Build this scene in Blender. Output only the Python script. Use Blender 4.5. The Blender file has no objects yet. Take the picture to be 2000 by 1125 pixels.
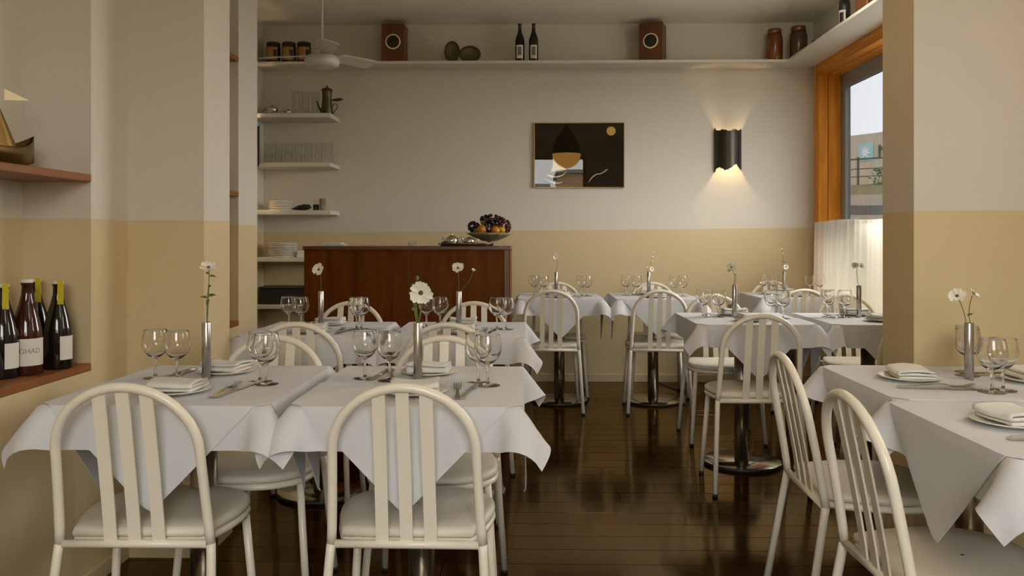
import bpy, bmesh, math, random
import numpy as np
from mathutils import Vector, Matrix

random.seed(7)
C = bpy.context.scene.collection
sc = bpy.context.scene
PI = math.pi

# ------------------------------------------------------------------ camera
F_PX, HORIZON, VPX, EYE = 1640.0, 463.0, 1036.0, 1.16
cam_d = bpy.data.cameras.new('camera')
cam = bpy.data.objects.new('camera', cam_d)
C.objects.link(cam)
cam.location = (0, 0, EYE)
cam.rotation_euler = (PI / 2, 0, math.atan((VPX - 1000) / F_PX))
cam_d.sensor_width = 36.0
cam_d.lens = F_PX / 2000 * 36
cam_d.shift_y = -(562.5 - HORIZON) / 2000
cam_d.clip_start = 0.02
sc.camera = cam

# ------------------------------------------------------------------ sky, exposure
SKY = 11.5
FILL_LAMP = 11.5  # glow strength of the added ceiling fill lamps
w = bpy.data.worlds.new('overcast_sky')
sc.world = w
w.use_nodes = True
bg = w.node_tree.nodes['Background']
bg.inputs[0].default_value = (1.0, 0.975, 0.93, 1)
bg.inputs[1].default_value = SKY
sc.view_settings.view_transform = 'Standard'
sc.view_settings.look = 'None'
sc.view_settings.exposure = 0.2
sc.view_settings.gamma = 1.0
sc.view_settings.use_curve_mapping = False
sc.cycles.use_denoising = True
sc.cycles.use_adaptive_sampling = True
sc.cycles.adaptive_threshold = 0.09
sc.cycles.adaptive_min_samples = 20
sc.cycles.max_bounces = 12
sc.cycles.diffuse_bounces = 5
sc.cycles.glossy_bounces = 5
sc.cycles.transmission_bounces = 12
sc.cycles.transparent_max_bounces = 24
sc.cycles.caustics_reflective = False
sc.cycles.caustics_refractive = False
sc.cycles.sample_clamp_indirect = 6.0

# room numbers (metres; x right, y into the room, z up)
XL, XN, XLF, XR = -1.464, -1.693, -2.16, 2.255
YB, YF, ZC = 6.75, -1.5, 2.87

def portal(name, loc, rot, sx, sy):
    l = bpy.data.lights.new(name, 'AREA')
    l.shape = 'RECTANGLE'
    l.size, l.size_y = sx, sy
    l.cycles.is_portal = True
    o = bpy.data.objects.new(name, l)
    o.location = loc
    o.rotation_euler = rot
    C.objects.link(o)

portal('window_portal', (0.2, YF - 0.03, 1.8), (-PI / 2, 0, PI), 1.6, 1.6)
portal('window_portal', (XR + 0.05, 1.9, 1.925), (0, PI / 2, 0), 1.05, 0.5)
portal('window_portal', (XR + 0.20, 5.45, 1.495), (0, PI / 2, 0), 1.89, 2.30)

# ------------------------------------------------------------------ materials
def new_mat(name):
    m = bpy.data.materials.new(name)
    m.use_nodes = True
    nt = m.node_tree
    return m, nt, nt.nodes['Principled BSDF']

def simple(name, col, rough=0.5, metal=0.0, spec=0.5, bump=None, var=0.0, vscale=8.0, **kw):
    m, nt, b = new_mat(name)
    b.inputs['Base Color'].default_value = (*col, 1)
    b.inputs['Roughness'].default_value = rough
    b.inputs['Metallic'].default_value = metal
    b.inputs['Specular IOR Level'].default_value = spec
    for k, v in kw.items():
        b.inputs[k].default_value = v
    tc = nt.nodes.new('ShaderNodeTexCoord')
    if var:
        n = nt.nodes.new('ShaderNodeTexNoise')
        n.inputs['Scale'].default_value = vscale
        n.inputs['Detail'].default_value = 4
        nt.links.new(tc.outputs['Object'], n.inputs['Vector'])
        r = nt.nodes.new('ShaderNodeMapRange')
        r.inputs['To Min'].default_value = 1 - var
        r.inputs['To Max'].default_value = 1 + var
        nt.links.new(n.outputs['Fac'], r.inputs['Value'])
        mx = nt.nodes.new('ShaderNodeMix')
        mx.data_type = 'RGBA'
        mx.blend_type = 'MULTIPLY'
        mx.inputs[0].default_value = 1
        mx.inputs[6].default_value = (*col, 1)
        nt.links.new(r.outputs[0], mx.inputs[7])
        nt.links.new(mx.outputs[2], b.inputs['Base Color'])
    if bump:
        n2 = nt.nodes.new('ShaderNodeTexNoise')
        n2.inputs['Scale'].default_value = bump[0]
        nt.links.new(tc.outputs['Object'], n2.inputs['Vector'])
        bp = nt.nodes.new('ShaderNodeBump')
        bp.inputs['Strength'].default_value = bump[1]
        bp.inputs['Distance'].default_value = 0.002
        nt.links.new(n2.outputs['Fac'], bp.inputs['Height'])
        nt.links.new(bp.outputs[0], b.inputs['Normal'])
    return m

WHITE = (0.66, 0.625, 0.545)
TAN = (0.65, 0.53, 0.315)

def wall_mat(name, a, slope=0.0):
    """white paint above, tan paint below a hand painted line at z = a + slope*x"""
    m, nt, b = new_mat(name)
    b.inputs['Roughness'].default_value = 0.55
    b.inputs['Specular IOR Level'].default_value = 0.3
    g = nt.nodes.new('ShaderNodeNewGeometry')
    sp = nt.nodes.new('ShaderNodeSeparateXYZ')
    nt.links.new(g.outputs['Position'], sp.inputs[0])
    nz = nt.nodes.new('ShaderNodeTexNoise')
    nz.inputs['Scale'].default_value = 2.5
    nt.links.new(g.outputs['Position'], nz.inputs['Vector'])
    def mth(op, *ins):
        n = nt.nodes.new('ShaderNodeMath')
        n.operation = op
        for i, v in enumerate(ins):
            if isinstance(v, (int, float)):
                n.inputs[i].default_value = v
            else:
                nt.links.new(v, n.inputs[i])
        return n.outputs[0]
    line = mth('ADD', mth('MULTIPLY', sp.outputs['X'], slope), a)
    line = mth('ADD', line, mth('MULTIPLY', mth('SUBTRACT', nz.outputs['Fac'], 0.5), 0.008))
    d = mth('SUBTRACT', sp.outputs['Z'], line)
    r = nt.nodes.new('ShaderNodeMapRange')
    r.inputs['From Min'].default_value = -0.0015
    r.inputs['From Max'].default_value = 0.0015
    nt.links.new(d, r.inputs['Value'])
    mx = nt.nodes.new('ShaderNodeMix')
    mx.data_type = 'RGBA'
    mx.inputs[6].default_value = (*TAN, 1)
    mx.inputs[7].default_value = (*WHITE, 1)
    nt.links.new(r.outputs[0], mx.inputs[0])
    nt.links.new(mx.outputs[2], b.inputs['Base Color'])
    n2 = nt.nodes.new('ShaderNodeTexNoise')
    n2.inputs['Scale'].default_value = 30
    nt.links.new(g.outputs['Position'], n2.inputs['Vector'])
    bp = nt.nodes.new('ShaderNodeBump')
    bp.inputs['Strength'].default_value = 0.12
    bp.inputs['Distance'].default_value = 0.003
    nt.links.new(n2.outputs['Fac'], bp.inputs['Height'])
    nt.links.new(bp.outputs[0], b.inputs['Normal'])
    return m

def wood(name, dark, light, rough=0.35, scale=(3, 40, 40), coat=0.0, per_object=0.0):
    m, nt, b = new_mat(name)
    b.inputs['Roughness'].default_value = rough
    b.inputs['Coat Weight'].default_value = coat
    b.inputs['Coat Roughness'].default_value = 0.15
    tc = nt.nodes.new('ShaderNodeTexCoord')
    mp = nt.nodes.new('ShaderNodeMapping')
    mp.inputs['Scale'].default_value = scale
    nt.links.new(tc.outputs['Object'], mp.inputs['Vector'])
    oi = nt.nodes.new('ShaderNodeObjectInfo')
    ml = nt.nodes.new('ShaderNodeMath')
    ml.operation = 'MULTIPLY'
    ml.inputs[1].default_value = 40
    nt.links.new(oi.outputs['Random'], ml.inputs[0])
    cb = nt.nodes.new('ShaderNodeCombineXYZ')
    nt.links.new(ml.outputs[0], cb.inputs[0])
    nt.links.new(ml.outputs[0], cb.inputs[1])
    nt.links.new(cb.outputs[0], mp.inputs['Location'])
    n = nt.nodes.new('ShaderNodeTexNoise')
    n.inputs['Scale'].default_value = 1
    n.inputs['Detail'].default_value = 6
    n.inputs['Distortion'].default_value = 0.6
    nt.links.new(mp.outputs[0], n.inputs['Vector'])
    cr = nt.nodes.new('ShaderNodeValToRGB')
    cr.color_ramp.elements[0].position = 0.3
    cr.color_ramp.elements[0].color = (*dark, 1)
    cr.color_ramp.elements[1].position = 0.72
    cr.color_ramp.elements[1].color = (*light, 1)
    nt.links.new(n.outputs['Fac'], cr.inputs[0])
    out = cr.outputs[0]
    if per_object:
        r = nt.nodes.new('ShaderNodeMapRange')
        r.inputs['To Min'].default_value = 1 - per_object
        r.inputs['To Max'].default_value = 1 + per_object
        nt.links.new(oi.outputs['Random'], r.inputs['Value'])
        mx = nt.nodes.new('ShaderNodeMix')
        mx.data_type = 'RGBA'
        mx.blend_type = 'MULTIPLY'
        mx.inputs[0].default_value = 1
        nt.links.new(out, mx.inputs[6])
        nt.links.new(r.outputs[0], mx.inputs[7])
        out = mx.outputs[2]
    nt.links.new(out, b.inputs['Base Color'])
    bp = nt.nodes.new('ShaderNodeBump')
    bp.inputs['Strength'].default_value = 0.15
    bp.inputs['Distance'].default_value = 0.002
    nt.links.new(n.outputs['Fac'], bp.inputs['Height'])
    nt.links.new(bp.outputs[0], b.inputs['Normal'])
    return m

def thin_glass(name, tint, ior=1.45, rough=0.02):
    m = bpy.data.materials.new(name)
    m.use_nodes = True
    nt = m.node_tree
    nt.nodes.clear()
    out = nt.nodes.new('ShaderNodeOutputMaterial')
    tr = nt.nodes.new('ShaderNodeBsdfTransparent')
    tr.inputs[0].default_value = (*tint, 1)
    gl = nt.nodes.new('ShaderNodeBsdfGlossy')
    gl.inputs['Roughness'].default_value = rough
    lw = nt.nodes.new('ShaderNodeLayerWeight')      # Schlick: the same from both sides of a thin wall
    lw.inputs['Blend'].default_value = 0.5
    pw_ = nt.nodes.new('ShaderNodeMath')
    pw_.operation = 'POWER'
    pw_.inputs[1].default_value = 5.0
    nt.links.new(lw.outputs['Facing'], pw_.inputs[0])
    r0 = ((ior - 1) / (ior + 1)) ** 2
    fr = nt.nodes.new('ShaderNodeMath')
    fr.operation = 'MULTIPLY_ADD'
    fr.inputs[1].default_value = 1 - r0
    fr.inputs[2].default_value = r0
    nt.links.new(pw_.outputs[0], fr.inputs[0])
    mx = nt.nodes.new('ShaderNodeMixShader')
    nt.links.new(fr.outputs[0], mx.inputs[0])
    nt.links.new(tr.outputs[0], mx.inputs[1])
    nt.links.new(gl.outputs[0], mx.inputs[2])
    nt.links.new(mx.outputs[0], out.inputs[0])
    return m

def glass_mat():
    m = bpy.data.materials.new('stemware_glass')
    m.use_nodes = True
    nt = m.node_tree
    nt.nodes.clear()
    out = nt.nodes.new('ShaderNodeOutputMaterial')
    g = nt.nodes.new('ShaderNodeBsdfGlass')
    g.inputs['Color'].default_value = (0.985, 0.985, 0.98, 1)
    g.inputs['Roughness'].default_value = 0.0
    g.inputs['IOR'].default_value = 1.47
    nt.links.new(g.outputs[0], out.inputs[0])
    return m

def emit(name, col, strength):
    m, nt, b = new_mat(name)
    b.inputs['Base Color'].default_value = (*col, 1)
    b.inputs['Emission Color'].default_value = (*col, 1)
    b.inputs['Emission Strength'].default_value = strength
    return m

def cloth_mat(name, col, transl=0.0, weave=900):
    m, nt, b = new_mat(name)
    b.inputs['Base Color'].default_value = (*col, 1)
    b.inputs['Roughness'].default_value = 0.85
    b.inputs['Specular IOR Level'].default_value = 0.15
    b.inputs['Sheen Weight'].default_value = 0.15
    tc = nt.nodes.new('ShaderNodeTexCoord')
    n = nt.nodes.new('ShaderNodeTexNoise')
    n.inputs['Scale'].default_value = 7
    n.inputs['Detail'].default_value = 3
    nt.links.new(tc.outputs['Object'], n.inputs['Vector'])
    bp = nt.nodes.new('ShaderNodeBump')
    bp.inputs['Strength'].default_value = 0.12
    bp.inputs['Distance'].default_value = 0.02
    nt.links.new(n.outputs['Fac'], bp.inputs['Height'])
    nt.links.new(bp.outputs[0], b.inputs['Normal'])
    if transl:
        t = nt.nodes.new('ShaderNodeBsdfTranslucent')
        t.inputs[0].default_value = (*col, 1)
        mx = nt.nodes.new('ShaderNodeMixShader')
        mx.inputs[0].default_value = transl
        nt.links.new(b.outputs[0], mx.inputs[1])
        nt.links.new(t.outputs[0], mx.inputs[2])
        nt.links.new(mx.outputs[0], nt.nodes['Material Output'].inputs[0])
    return m

def warm_spec(m, level, tint):
    b = m.node_tree.nodes['Principled BSDF']
    b.inputs['Specular IOR Level'].default_value = level
    b.inputs['Specular Tint'].default_value = (*tint, 1)
    return m

def warm_gloss(m, col, rough):
    """worn brown varnish: a coloured gloss over the boards"""
    nt = m.node_tree
    b = nt.nodes['Principled BSDF']
    b.inputs['Specular IOR Level'].default_value = 0.0
    g = nt.nodes.new('ShaderNodeBsdfGlossy')
    g.inputs['Color'].default_value = (*col, 1)
    g.inputs['Roughness'].default_value = rough
    f = nt.nodes.new('ShaderNodeFresnel')
    f.inputs['IOR'].default_value = 1.46
    mx = nt.nodes.new('ShaderNodeMixShader')
    nt.links.new(f.outputs[0], mx.inputs[0])
    nt.links.new(b.outputs[0], mx.inputs[1])
    nt.links.new(g.outputs[0], mx.inputs[2])
    nt.links.new(mx.outputs[0], nt.nodes['Material Output'].inputs[0])
    return m

M = {
    'wall_back': wall_mat('paint_back', 1.213, 0.0093),
    'wall_left': wall_mat('paint_left', 1.221),
    'wall_right': wall_mat('paint_right', 1.236),
    'pillar': wall_mat('paint_pillar', 1.249),
    'white': simple('white_paint', WHITE, 0.5, bump=(30, 0.1)),
    'ceiling': simple('ceiling_paint', (0.87, 0.83, 0.71), 0.8, bump=(20, 0.1)),
    'tan': simple('tan_paint', TAN, 0.5),
    'shelf_white': simple('shelf_paint', (0.70, 0.67, 0.58), 0.45),
    'floor': warm_gloss(wood('dark_floorboard', (0.010, 0.0042, 0.0009), (0.022, 0.0092, 0.0020), 0.14, (2.2, 30, 30), coat=0.0, per_object=0.4), (1.0, 0.74, 0.42), 0.13),
    'subfloor': simple('floor_gap', (0.008, 0.005, 0.003), 0.9),
    'bar': warm_spec(wood('bar_mahogany', (0.090, 0.021, 0.002), (0.175, 0.050, 0.006), 0.42, (14, 14, 1.3), coat=0.0, per_object=0.12), 0.22, (1.0, 0.6, 0.3)),
    'bar_edge': wood('bar_edge', (0.085, 0.026, 0.006), (0.15, 0.05, 0.012), 0.32, (1.5, 30, 30), coat=0.3),
    'niche_wood': wood('niche_shelf_wood', (0.18, 0.058, 0.010), (0.30, 0.105, 0.018), 0.45, (30, 2.0, 30)),
    'frame_wood': warm_spec(wood('window_wood', (0.58, 0.21, 0.022), (0.82, 0.35, 0.05), 0.45, (25, 25, 2.0)), 0.25, (1, .6, .3)),
    'frame_wood_h': warm_spec(wood('window_wood_level', (0.58, 0.21, 0.022), (0.82, 0.35, 0.05), 0.45, (25, 2.0, 25)), 0.25, (1, .6, .3)),
    'speaker_wood': wood('speaker_veneer', (0.10, 0.028, 0.006), (0.17, 0.052, 0.011), 0.4, (30, 30, 3)),
    'sash': simple('grey_sash', (0.30, 0.31, 0.29), 0.5),
    'chair': simple('chair_enamel', (0.86, 0.80, 0.67), 0.28, spec=0.5),
    'seat': simple('seat_pad', (0.76, 0.71, 0.60), 0.45, bump=(60, 0.05)),
    'rubber': simple('rubber_cap', (0.02, 0.018, 0.015), 0.7),
    'cloth': cloth_mat('table_linen', (0.65, 0.655, 0.675)),
    'napkin': cloth_mat('napkin_linen', (0.76, 0.74, 0.69)),
    'curtain': cloth_mat('curtain_linen', (0.84, 0.79, 0.67), transl=0.36),
    'porcelain': simple('porcelain', (0.74, 0.71, 0.64), 0.15),
    'steel': simple('polished_steel', (0.60, 0.57, 0.52), 0.16, 1.0),
    'column': simple('brushed_steel', (0.34, 0.31, 0.27), 0.30, 1.0),
    'chrome': simple('vase_chrome', (0.50, 0.48, 0.45), 0.22, 1.0),
    'disc': simple('disc_steel', (0.50, 0.46, 0.38), 0.13, 1.0),
    'disc_edge': simple('disc_dark_edge', (0.03, 0.025, 0.02), 0.4),
    'glass': thin_glass('clear_glass', (0.978, 0.978, 0.972), 1.5, 0.02),
    'wine_glass': glass_mat(),
    'pane': thin_glass('sky_dimming_pane', (0.068, 0.072, 0.080), 1.45, 0.0),  # grey put into the glass to keep the sky from burning out
    'pane_low': thin_glass('dimming_lower_pane', (0.34, 0.34, 0.33), 1.45, 0.1),  # grey put into the glass to set the curtain's brightness
    'pane_clear': thin_glass('clear_pane', (0.93, 0.94, 0.94), 1.45, 0.0),
    'petal': simple('white_petal', (0.82, 0.80, 0.70), 0.6),
    'stem': simple('green_stem', (0.13, 0.17, 0.04), 0.6),
    'leaf': simple('green_leaf', (0.10, 0.16, 0.03), 0.5),
    'flower_eye': simple('flower_eye', (0.13, 0.08, 0.02), 0.8),
    'black': simple('black_matt', (0.012, 0.011, 0.010), 0.5),
    'brass': simple('worn_brass', (0.42, 0.27, 0.09), 0.32, 1.0, var=0.3, vscale=18),
    'old_brass': simple('dull_old_brass', (0.20, 0.125, 0.035), 0.38, 0.9, var=0.3, vscale=18),
    'gold': simple('gold_leaf', (0.62, 0.42, 0.12), 0.35, 0.6),
    'pale_gold': simple('pale_gold_leaf', (0.95, 0.80, 0.46), 0.4, 0.0),
    'bronze': simple('dark_bronze', (0.055, 0.047, 0.036), 0.38, 0.8, var=0.2, vscale=12),
    'silver': simple('old_silver', (0.55, 0.53, 0.47), 0.22, 1.0, var=0.2, vscale=30),
    'pewter': simple('tarnished_pewter', (0.105, 0.09, 0.05), 0.40, 0.7, var=0.35, vscale=25),
    'bottle': simple('dark_bottle_glass', (0.008, 0.006, 0.004), 0.08, spec=0.6),
    'rose': simple('rose_bottle_glass', (0.045, 0.010, 0.006), 0.07, spec=0.6),
    'paper': simple('label_paper', (0.70, 0.67, 0.60), 0.7),
    'paper_grey': simple('label_print', (0.22, 0.20, 0.15), 0.7),
    'yellow': simple('yellow_tag', (0.60, 0.52, 0.02), 0.6),
    'fan': simple('fan_enamel', (0.62, 0.61, 0.57), 0.35),
    'stoneware': simple('dark_stoneware', (0.075, 0.055, 0.028), 0.7, var=0.35, vscale=40, bump=(60, 0.4)),
    'jar_label': simple('amber_label', (0.36, 0.19, 0.05), 0.6, var=0.25, vscale=60),
    'pickle': simple('pickled_fruit', (0.19, 0.055, 0.012), 0.25, var=0.8, vscale=26),
    'pickle_dark': simple('pickled_dark', (0.07, 0.04, 0.015), 0.25, var=0.8, vscale=26),
    'copper_lid': simple('copper_lid', (0.24, 0.11, 0.05), 0.4, 0.6),
    'orange': simple('orange_peel', (0.52, 0.19, 0.012), 0.4, bump=(200, 0.3)),
    'lemon': simple('lemon_peel', (0.55, 0.34, 0.02), 0.4, bump=(200, 0.3)),
    'grape': simple('dark_grape', (0.018, 0.005, 0.010), 0.3),
    'grape_red': simple('red_grape', (0.085, 0.010, 0.010), 0.3),
    'pear': simple('green_pear', (0.20, 0.19, 0.03), 0.45),
    'bowl': simple('scalloped_bowl', (0.34, 0.29, 0.15), 0.4, var=0.4, vscale=60),
    'bulb': emit('bulb_glow', (1.0, 0.62, 0.25), 12.0),
    'amber': emit('amber_lamp_glass', (1.0, 0.50, 0.10), 5.5),
    'opal': emit('fill_lamp_glass', (1.0, 0.925, 0.78), FILL_LAMP),  # glow of the fill lamps added to brighten the room
    'asphalt': simple('asphalt', (0.16, 0.16, 0.155), 0.9, var=0.15),
    'kerb': simple('pale_kerb', (0.62, 0.54, 0.40), 0.8),
    'verge': simple('dry_verge', (0.36, 0.32, 0.18), 0.9, var=0.3, vscale=6),
    'bush': simple('dry_bush', (0.34, 0.36, 0.17), 0.8, var=0.4, vscale=10),
    'warehouse': simple('warehouse_wall', (0.62, 0.53, 0.40), 0.7, var=0.05, vscale=2),
    'warehouse_end': simple('warehouse_end', (0.55, 0.36, 0.19), 0.7),
    'teal': simple('sign_blue', (0.42, 0.68, 0.68), 0.6),
    'sign_white': simple('sign_white', (0.9, 0.9, 0.9), 0.6),
    'sign_dark': simple('sign_letter', (0.10, 0.09, 0.08), 0.6),
    'rail': simple('fence_metal', (0.10, 0.11, 0.10), 0.6),
}

# ------------------------------------------------------------------ mesh helpers
class MB:
    def __init__(s):
        s.v, s.f, s.sm = [], [], []
    def add(s, vs, fs, smooth=False):
        o = len(s.v)
        s.v += [tuple(p) for p in vs]
        s.f += [tuple(i + o for i in f) for f in fs]
        s.sm += [smooth] * len(fs)
        return s
    def box(s, x0, x1, y0, y1, z0, z1):
        vs = [(x, y, z) for z in (z0, z1) for y in (y0, y1) for x in (x0, x1)]
        return s.add(vs, [(0, 2, 3, 1), (4, 5, 7, 6), (0, 1, 5, 4), (2, 6, 7, 3), (0, 4, 6, 2), (1, 3, 7, 5)])
    def rbox(s, x0, x1, y0, y1, z0, z1, r=0.004, seg=2):
        bm = bmesh.new()
        bmesh.ops.create_cube(bm, size=1)
        for v in bm.verts:
            v.co = Vector(((x0 + x1) / 2 + v.co.x * (x1 - x0), (y0 + y1) / 2 + v.co.y * (y1 - y0), (z0 + z1) / 2 + v.co.z * (z1 - z0)))
        bmesh.ops.bevel(bm, geom=list(bm.edges), offset=r, segments=seg, affect='EDGES', profile=0.5)
        bm.verts.index_update()
        s.add([v.co[:] for v in bm.verts], [[v.index for v in f.verts] for f in bm.faces], False)
        bm.free()
        return s
    def tube(s, pts, r, n=10, caps=True, closed=False):
        pts = [Vector(p) for p in pts]
        k = len(pts)
        rad = r if isinstance(r, (list, tuple)) else [r] * k
        ts = []
        for i in range(k):
            if closed:
                t = pts[(i + 1) % k] - pts[i - 1]
            else:
                t = pts[min(i + 1, k - 1)] - pts[max(i - 1, 0)]
            ts.append(t.normalized())
        up = Vector((0, 0, 1)) if abs(ts[0].z) < 0.9 else Vector((1, 0, 0))
        nrm = (up - ts[0] * up.dot(ts[0])).normalized()
        vs = []
        for i in range(k):
            if i:
                nrm = (nrm - ts[i] * nrm.dot(ts[i])).normalized()
            b = ts[i].cross(nrm)
            for j in range(n):
                a = 2 * PI * j / n
                vs.append(pts[i] + (nrm * math.cos(a) + b * math.sin(a)) * rad[i])
        fs = []
        for i in range(k if closed else k - 1):
            for j in range(n):
                a, b2 = i * n + j, i * n + (j + 1) % n
                i2 = (i + 1) % k
                fs.append((a, b2, i2 * n + (j + 1) % n, i2 * n + j))
        s.add(vs, fs, True)
        if caps and not closed:
            o = len(s.v) - len(vs)
            s.f.append(tuple(o + j for j in reversed(range(n))))
            s.f.append(tuple(o + (k - 1) * n + j for j in range(n)))
            s.sm += [False, False]
        return s
    def lathe(s, prof, n=20, c=(0, 0, 0), axis='Z', smooth=True, scallop=None):
        vs, fs = [], []
        for (r, z) in prof:
            for j in range(n):
                a = 2 * PI * j / n
                rr = r
                if scallop:
                    rr = r * (1 + scallop[1] * math.cos(scallop[0] * a))
                x, y = rr * math.cos(a), rr * math.sin(a)
                p = {'Z': (x, y, z), 'Y': (x, z, y), 'X': (z, x, y)}[axis]
                vs.append((p[0] + c[0], p[1] + c[1], p[2] + c[2]))
        for i in range(len(prof) - 1):
            for j in range(n):
                q = (i * n + j, i * n + (j + 1) % n, (i + 1) * n + (j + 1) % n, (i + 1) * n + j)
                fs.append(q if axis != 'Y' else q[::-1])
        s.add(vs, fs, smooth)
        return s
    def ball(s, c, r, n=10, m=7, sc=(1, 1, 1)):
        prof = [(max(1e-4, r * math.sin(PI * i / m)), -r * math.cos(PI * i / m)) for i in range(m + 1)]
        k = len(s.v)
        s.lathe(prof, n)
        for i in range(k, len(s.v)):
            x, y, z = s.v[i]
            s.v[i] = (x * sc[0] + c[0], y * sc[1] + c[1], z * sc[2] + c[2])
        return s
    def prism(s, poly, t0, t1, axis='Z', smooth=False):
        n = len(poly)
        def P(a, b, t):
            return {'Z': (a, b, t), 'Y': (a, t, b), 'X': (t, a, b)}[axis]
        vs = [P(a, b, t0) for a, b in poly] + [P(a, b, t1) for a, b in poly]
        fs = [tuple(range(n))[::-1], tuple(range(n, 2 * n))]
        fs += [(i, (i + 1) % n, n + (i + 1) % n, n + i) for i in range(n)]
        if axis == 'Y':
            fs = [f[::-1] for f in fs]
        return s.add(vs, fs, smooth)
    def ribbon(s, pts, widths, thick):
        """flat bar along pts (x=side), widths per point"""
        vs, fs = [], []
        for p, wd in zip(pts, widths):
            x, y, z = p
            vs += [(x - wd / 2, y, z), (x + wd / 2, y, z), (x + wd / 2, y, z + thick), (x - wd / 2, y, z + thick)]
        k = len(pts)
        for i in range(k - 1):
            for j in range(4):
                fs.append((i * 4 + j, i * 4 + (j + 1) % 4, i * 4 + 4 + (j + 1) % 4, i * 4 + 4 + j))
        fs += [(3, 2, 1, 0), tuple((k - 1) * 4 + j for j in range(4))]
        return s.add(vs, fs, False)
    def xform(s, mat, start=0):
        for i in range(start, len(s.v)):
            s.v[i] = tuple(mat @ Vector(s.v[i]))
        return s
    def mesh(s, name, mat):
        me = bpy.data.meshes.new(name)
        me.from_pydata(s.v, [], s.f)
        me.polygons.foreach_set('use_smooth', s.sm)
        me.materials.append(mat)
        me.update()
        return me
    def build(s, name, mat, parent=None, loc=None, rot=None, label=None):
        return link(name, s.mesh(name, mat), parent, loc, rot, label)

def link(name, me, parent=None, loc=None, rot=None, label=None):
    o = bpy.data.objects.new(name, me)
    C.objects.link(o)
    if parent:
        o.parent = parent
    if loc is not None:
        o.location = loc
    if rot is not None:
        o.rotation_euler = rot
    if label:
        o['label'] = label
    return o

def tag(o, label, cat, group=None, kind=None):
    o['label'] = label
    o['category'] = cat
    if group:
        o['group'] = group
    if kind:
        o['kind'] = kind
    return o

def thing(name, label, cat, loc=(0, 0, 0), rz=0.0, group=None):
    o = bpy.data.objects.new(name, None)
    o.empty_display_size = 0.1
    C.objects.link(o)
    o.location = loc
    o.rotation_euler = (0, 0, rz)
    return tag(o, label, cat, group)

def struct(o, label=None):
    o['kind'] = 'structure'
    if label:
        o['label'] = label
    return o

KIDS = {}
def kids(o):
    return [c for c in bpy.data.objects if c.parent == o]
def copy_tree(o, parent=None, cache=None):
    c = o.copy()
    C.objects.link(c)
    c.parent = parent
    if o.name not in KIDS:
        KIDS[o.name] = kids(o)
    for ch in KIDS[o.name]:
        copy_tree(ch, c)
    return c

def place(proto, loc, rz, label, cat, group, first):
    o = proto if first else copy_tree(proto)
    o.location = loc
    o.rotation_euler = (0, 0, rz)
    return tag(o, label, cat, group)

# ================================================================== THE ROOM
# floor with single boards
fl = MB().box(XLF - 0.3, XR + 0.05, YF, YB + 0.05, -0.06, -0.012).build('floor', M['subfloor'])
struct(fl, 'dark brown floor of wide polished boards')
BW = 0.14
row = 0
y = YF
plank_mesh = {}
while y < YB:
    y1 = min(y + BW, YB)
    x = XLF - 0.2
    x -= random.uniform(0, 1.6)
    first = True
    while x < XR:
        L = random.choice([1.8, 2.4, 3.0])
        x0, x1 = max(x, XLF - 0.2), min(x + L, XR)
        if x1 - x0 > 0.05:
            key = (round(x1 - x0, 2), round(y1 - y, 3))
            if key not in plank_mesh:
                ww = key[0] - 0.002
                plank_mesh[key] = MB().rbox(0, ww, 0.0008, key[1] - 0.0008, -0.013, 0.0, 0.0012, 1).mesh('plank', M['floor'])
            link('plank', plank_mesh[key], fl, (x0, y, 0.0))
        x += L
    y += BW

struct(MB().box(XLF - 0.4, XR + 0.22, YF - 0.2, YB + 0.2, ZC, ZC + 0.15).build('ceiling', M['ceiling']), 'white painted ceiling')
struct(MB().box(XLF - 0.4, XR + 0.22, YB, YB + 0.2, -0.06, ZC).build('wall_back', M['wall_back']), 'back wall painted white above tan')

# left wall with two shelf niches and a pier
b = MB()
xo = XL - 0.45
N1a, N1b, N2a, N2b, YE, ZN = 1.2, 2.766, 3.45, 4.18, 4.47, 0.715
for (ya, yb) in ((YF, N1a), (N1b, N2a), (N2b, YE)):
    b.box(xo, XL, ya, yb, -0.06, ZC)
for (ya, yb) in ((N1a, N1b), (N2a, N2b)):
    b.box(xo, XN, ya, yb, -0.06, ZC)
    b.box(XN - 0.01, XL, ya, yb, -0.06, ZN)
b.box(XL - 0.02, -1.184, 3.02, 3.28, -0.06, ZC)
b.box(XLF - 0.3, xo + 0.05, YE - 0.2, YE, -0.06, ZC)
struct(b.build('wall_left', M['wall_left']), 'left wall with shelf niches and a projecting pier')
struct(MB().box(XLF - 0.3, XLF, YE - 0.1, YB + 0.1, -0.06, ZC).build('wall_left', wall_mat('paint_left_far', 1.193)), 'left wall of the bar corner')

# right wall with window openings
W0, W1, WZ0, WZ1 = 4.30, 6.60, 0.55, 2.44
V0, V1, VZ0, VZ1 = 1.65, 2.15, 1.4, 2.45
xr1 = XR + 0.22
b = MB()
b.box(XR, xr1, YF - 0.2, V0, -0.06, ZC)
b.box(XR, xr1, V0, V1, -0.06, VZ0).box(XR, xr1, V0, V1, VZ1, ZC)
b.box(XR, xr1, V1, W0, -0.06, ZC)
b.box(XR, xr1, W0, W1, -0.06, WZ0).box(XR, xr1, W0, W1, WZ1, ZC)
b.box(XR, xr1, W1, YB + 0.1, -0.06, ZC)
struct(b.build('wall_right', M['wall_right']), 'right wall with the big window')
# pillar (stub wall) on the right
PX, PY0, PY1 = 1.288, 2.85, 3.10
struct(MB().box(PX, XR + 0.02, PY0, PY1, -0.06, ZC).build('wall_pillar', M['pillar']), 'wide pillar on the right painted white above tan')
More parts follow.
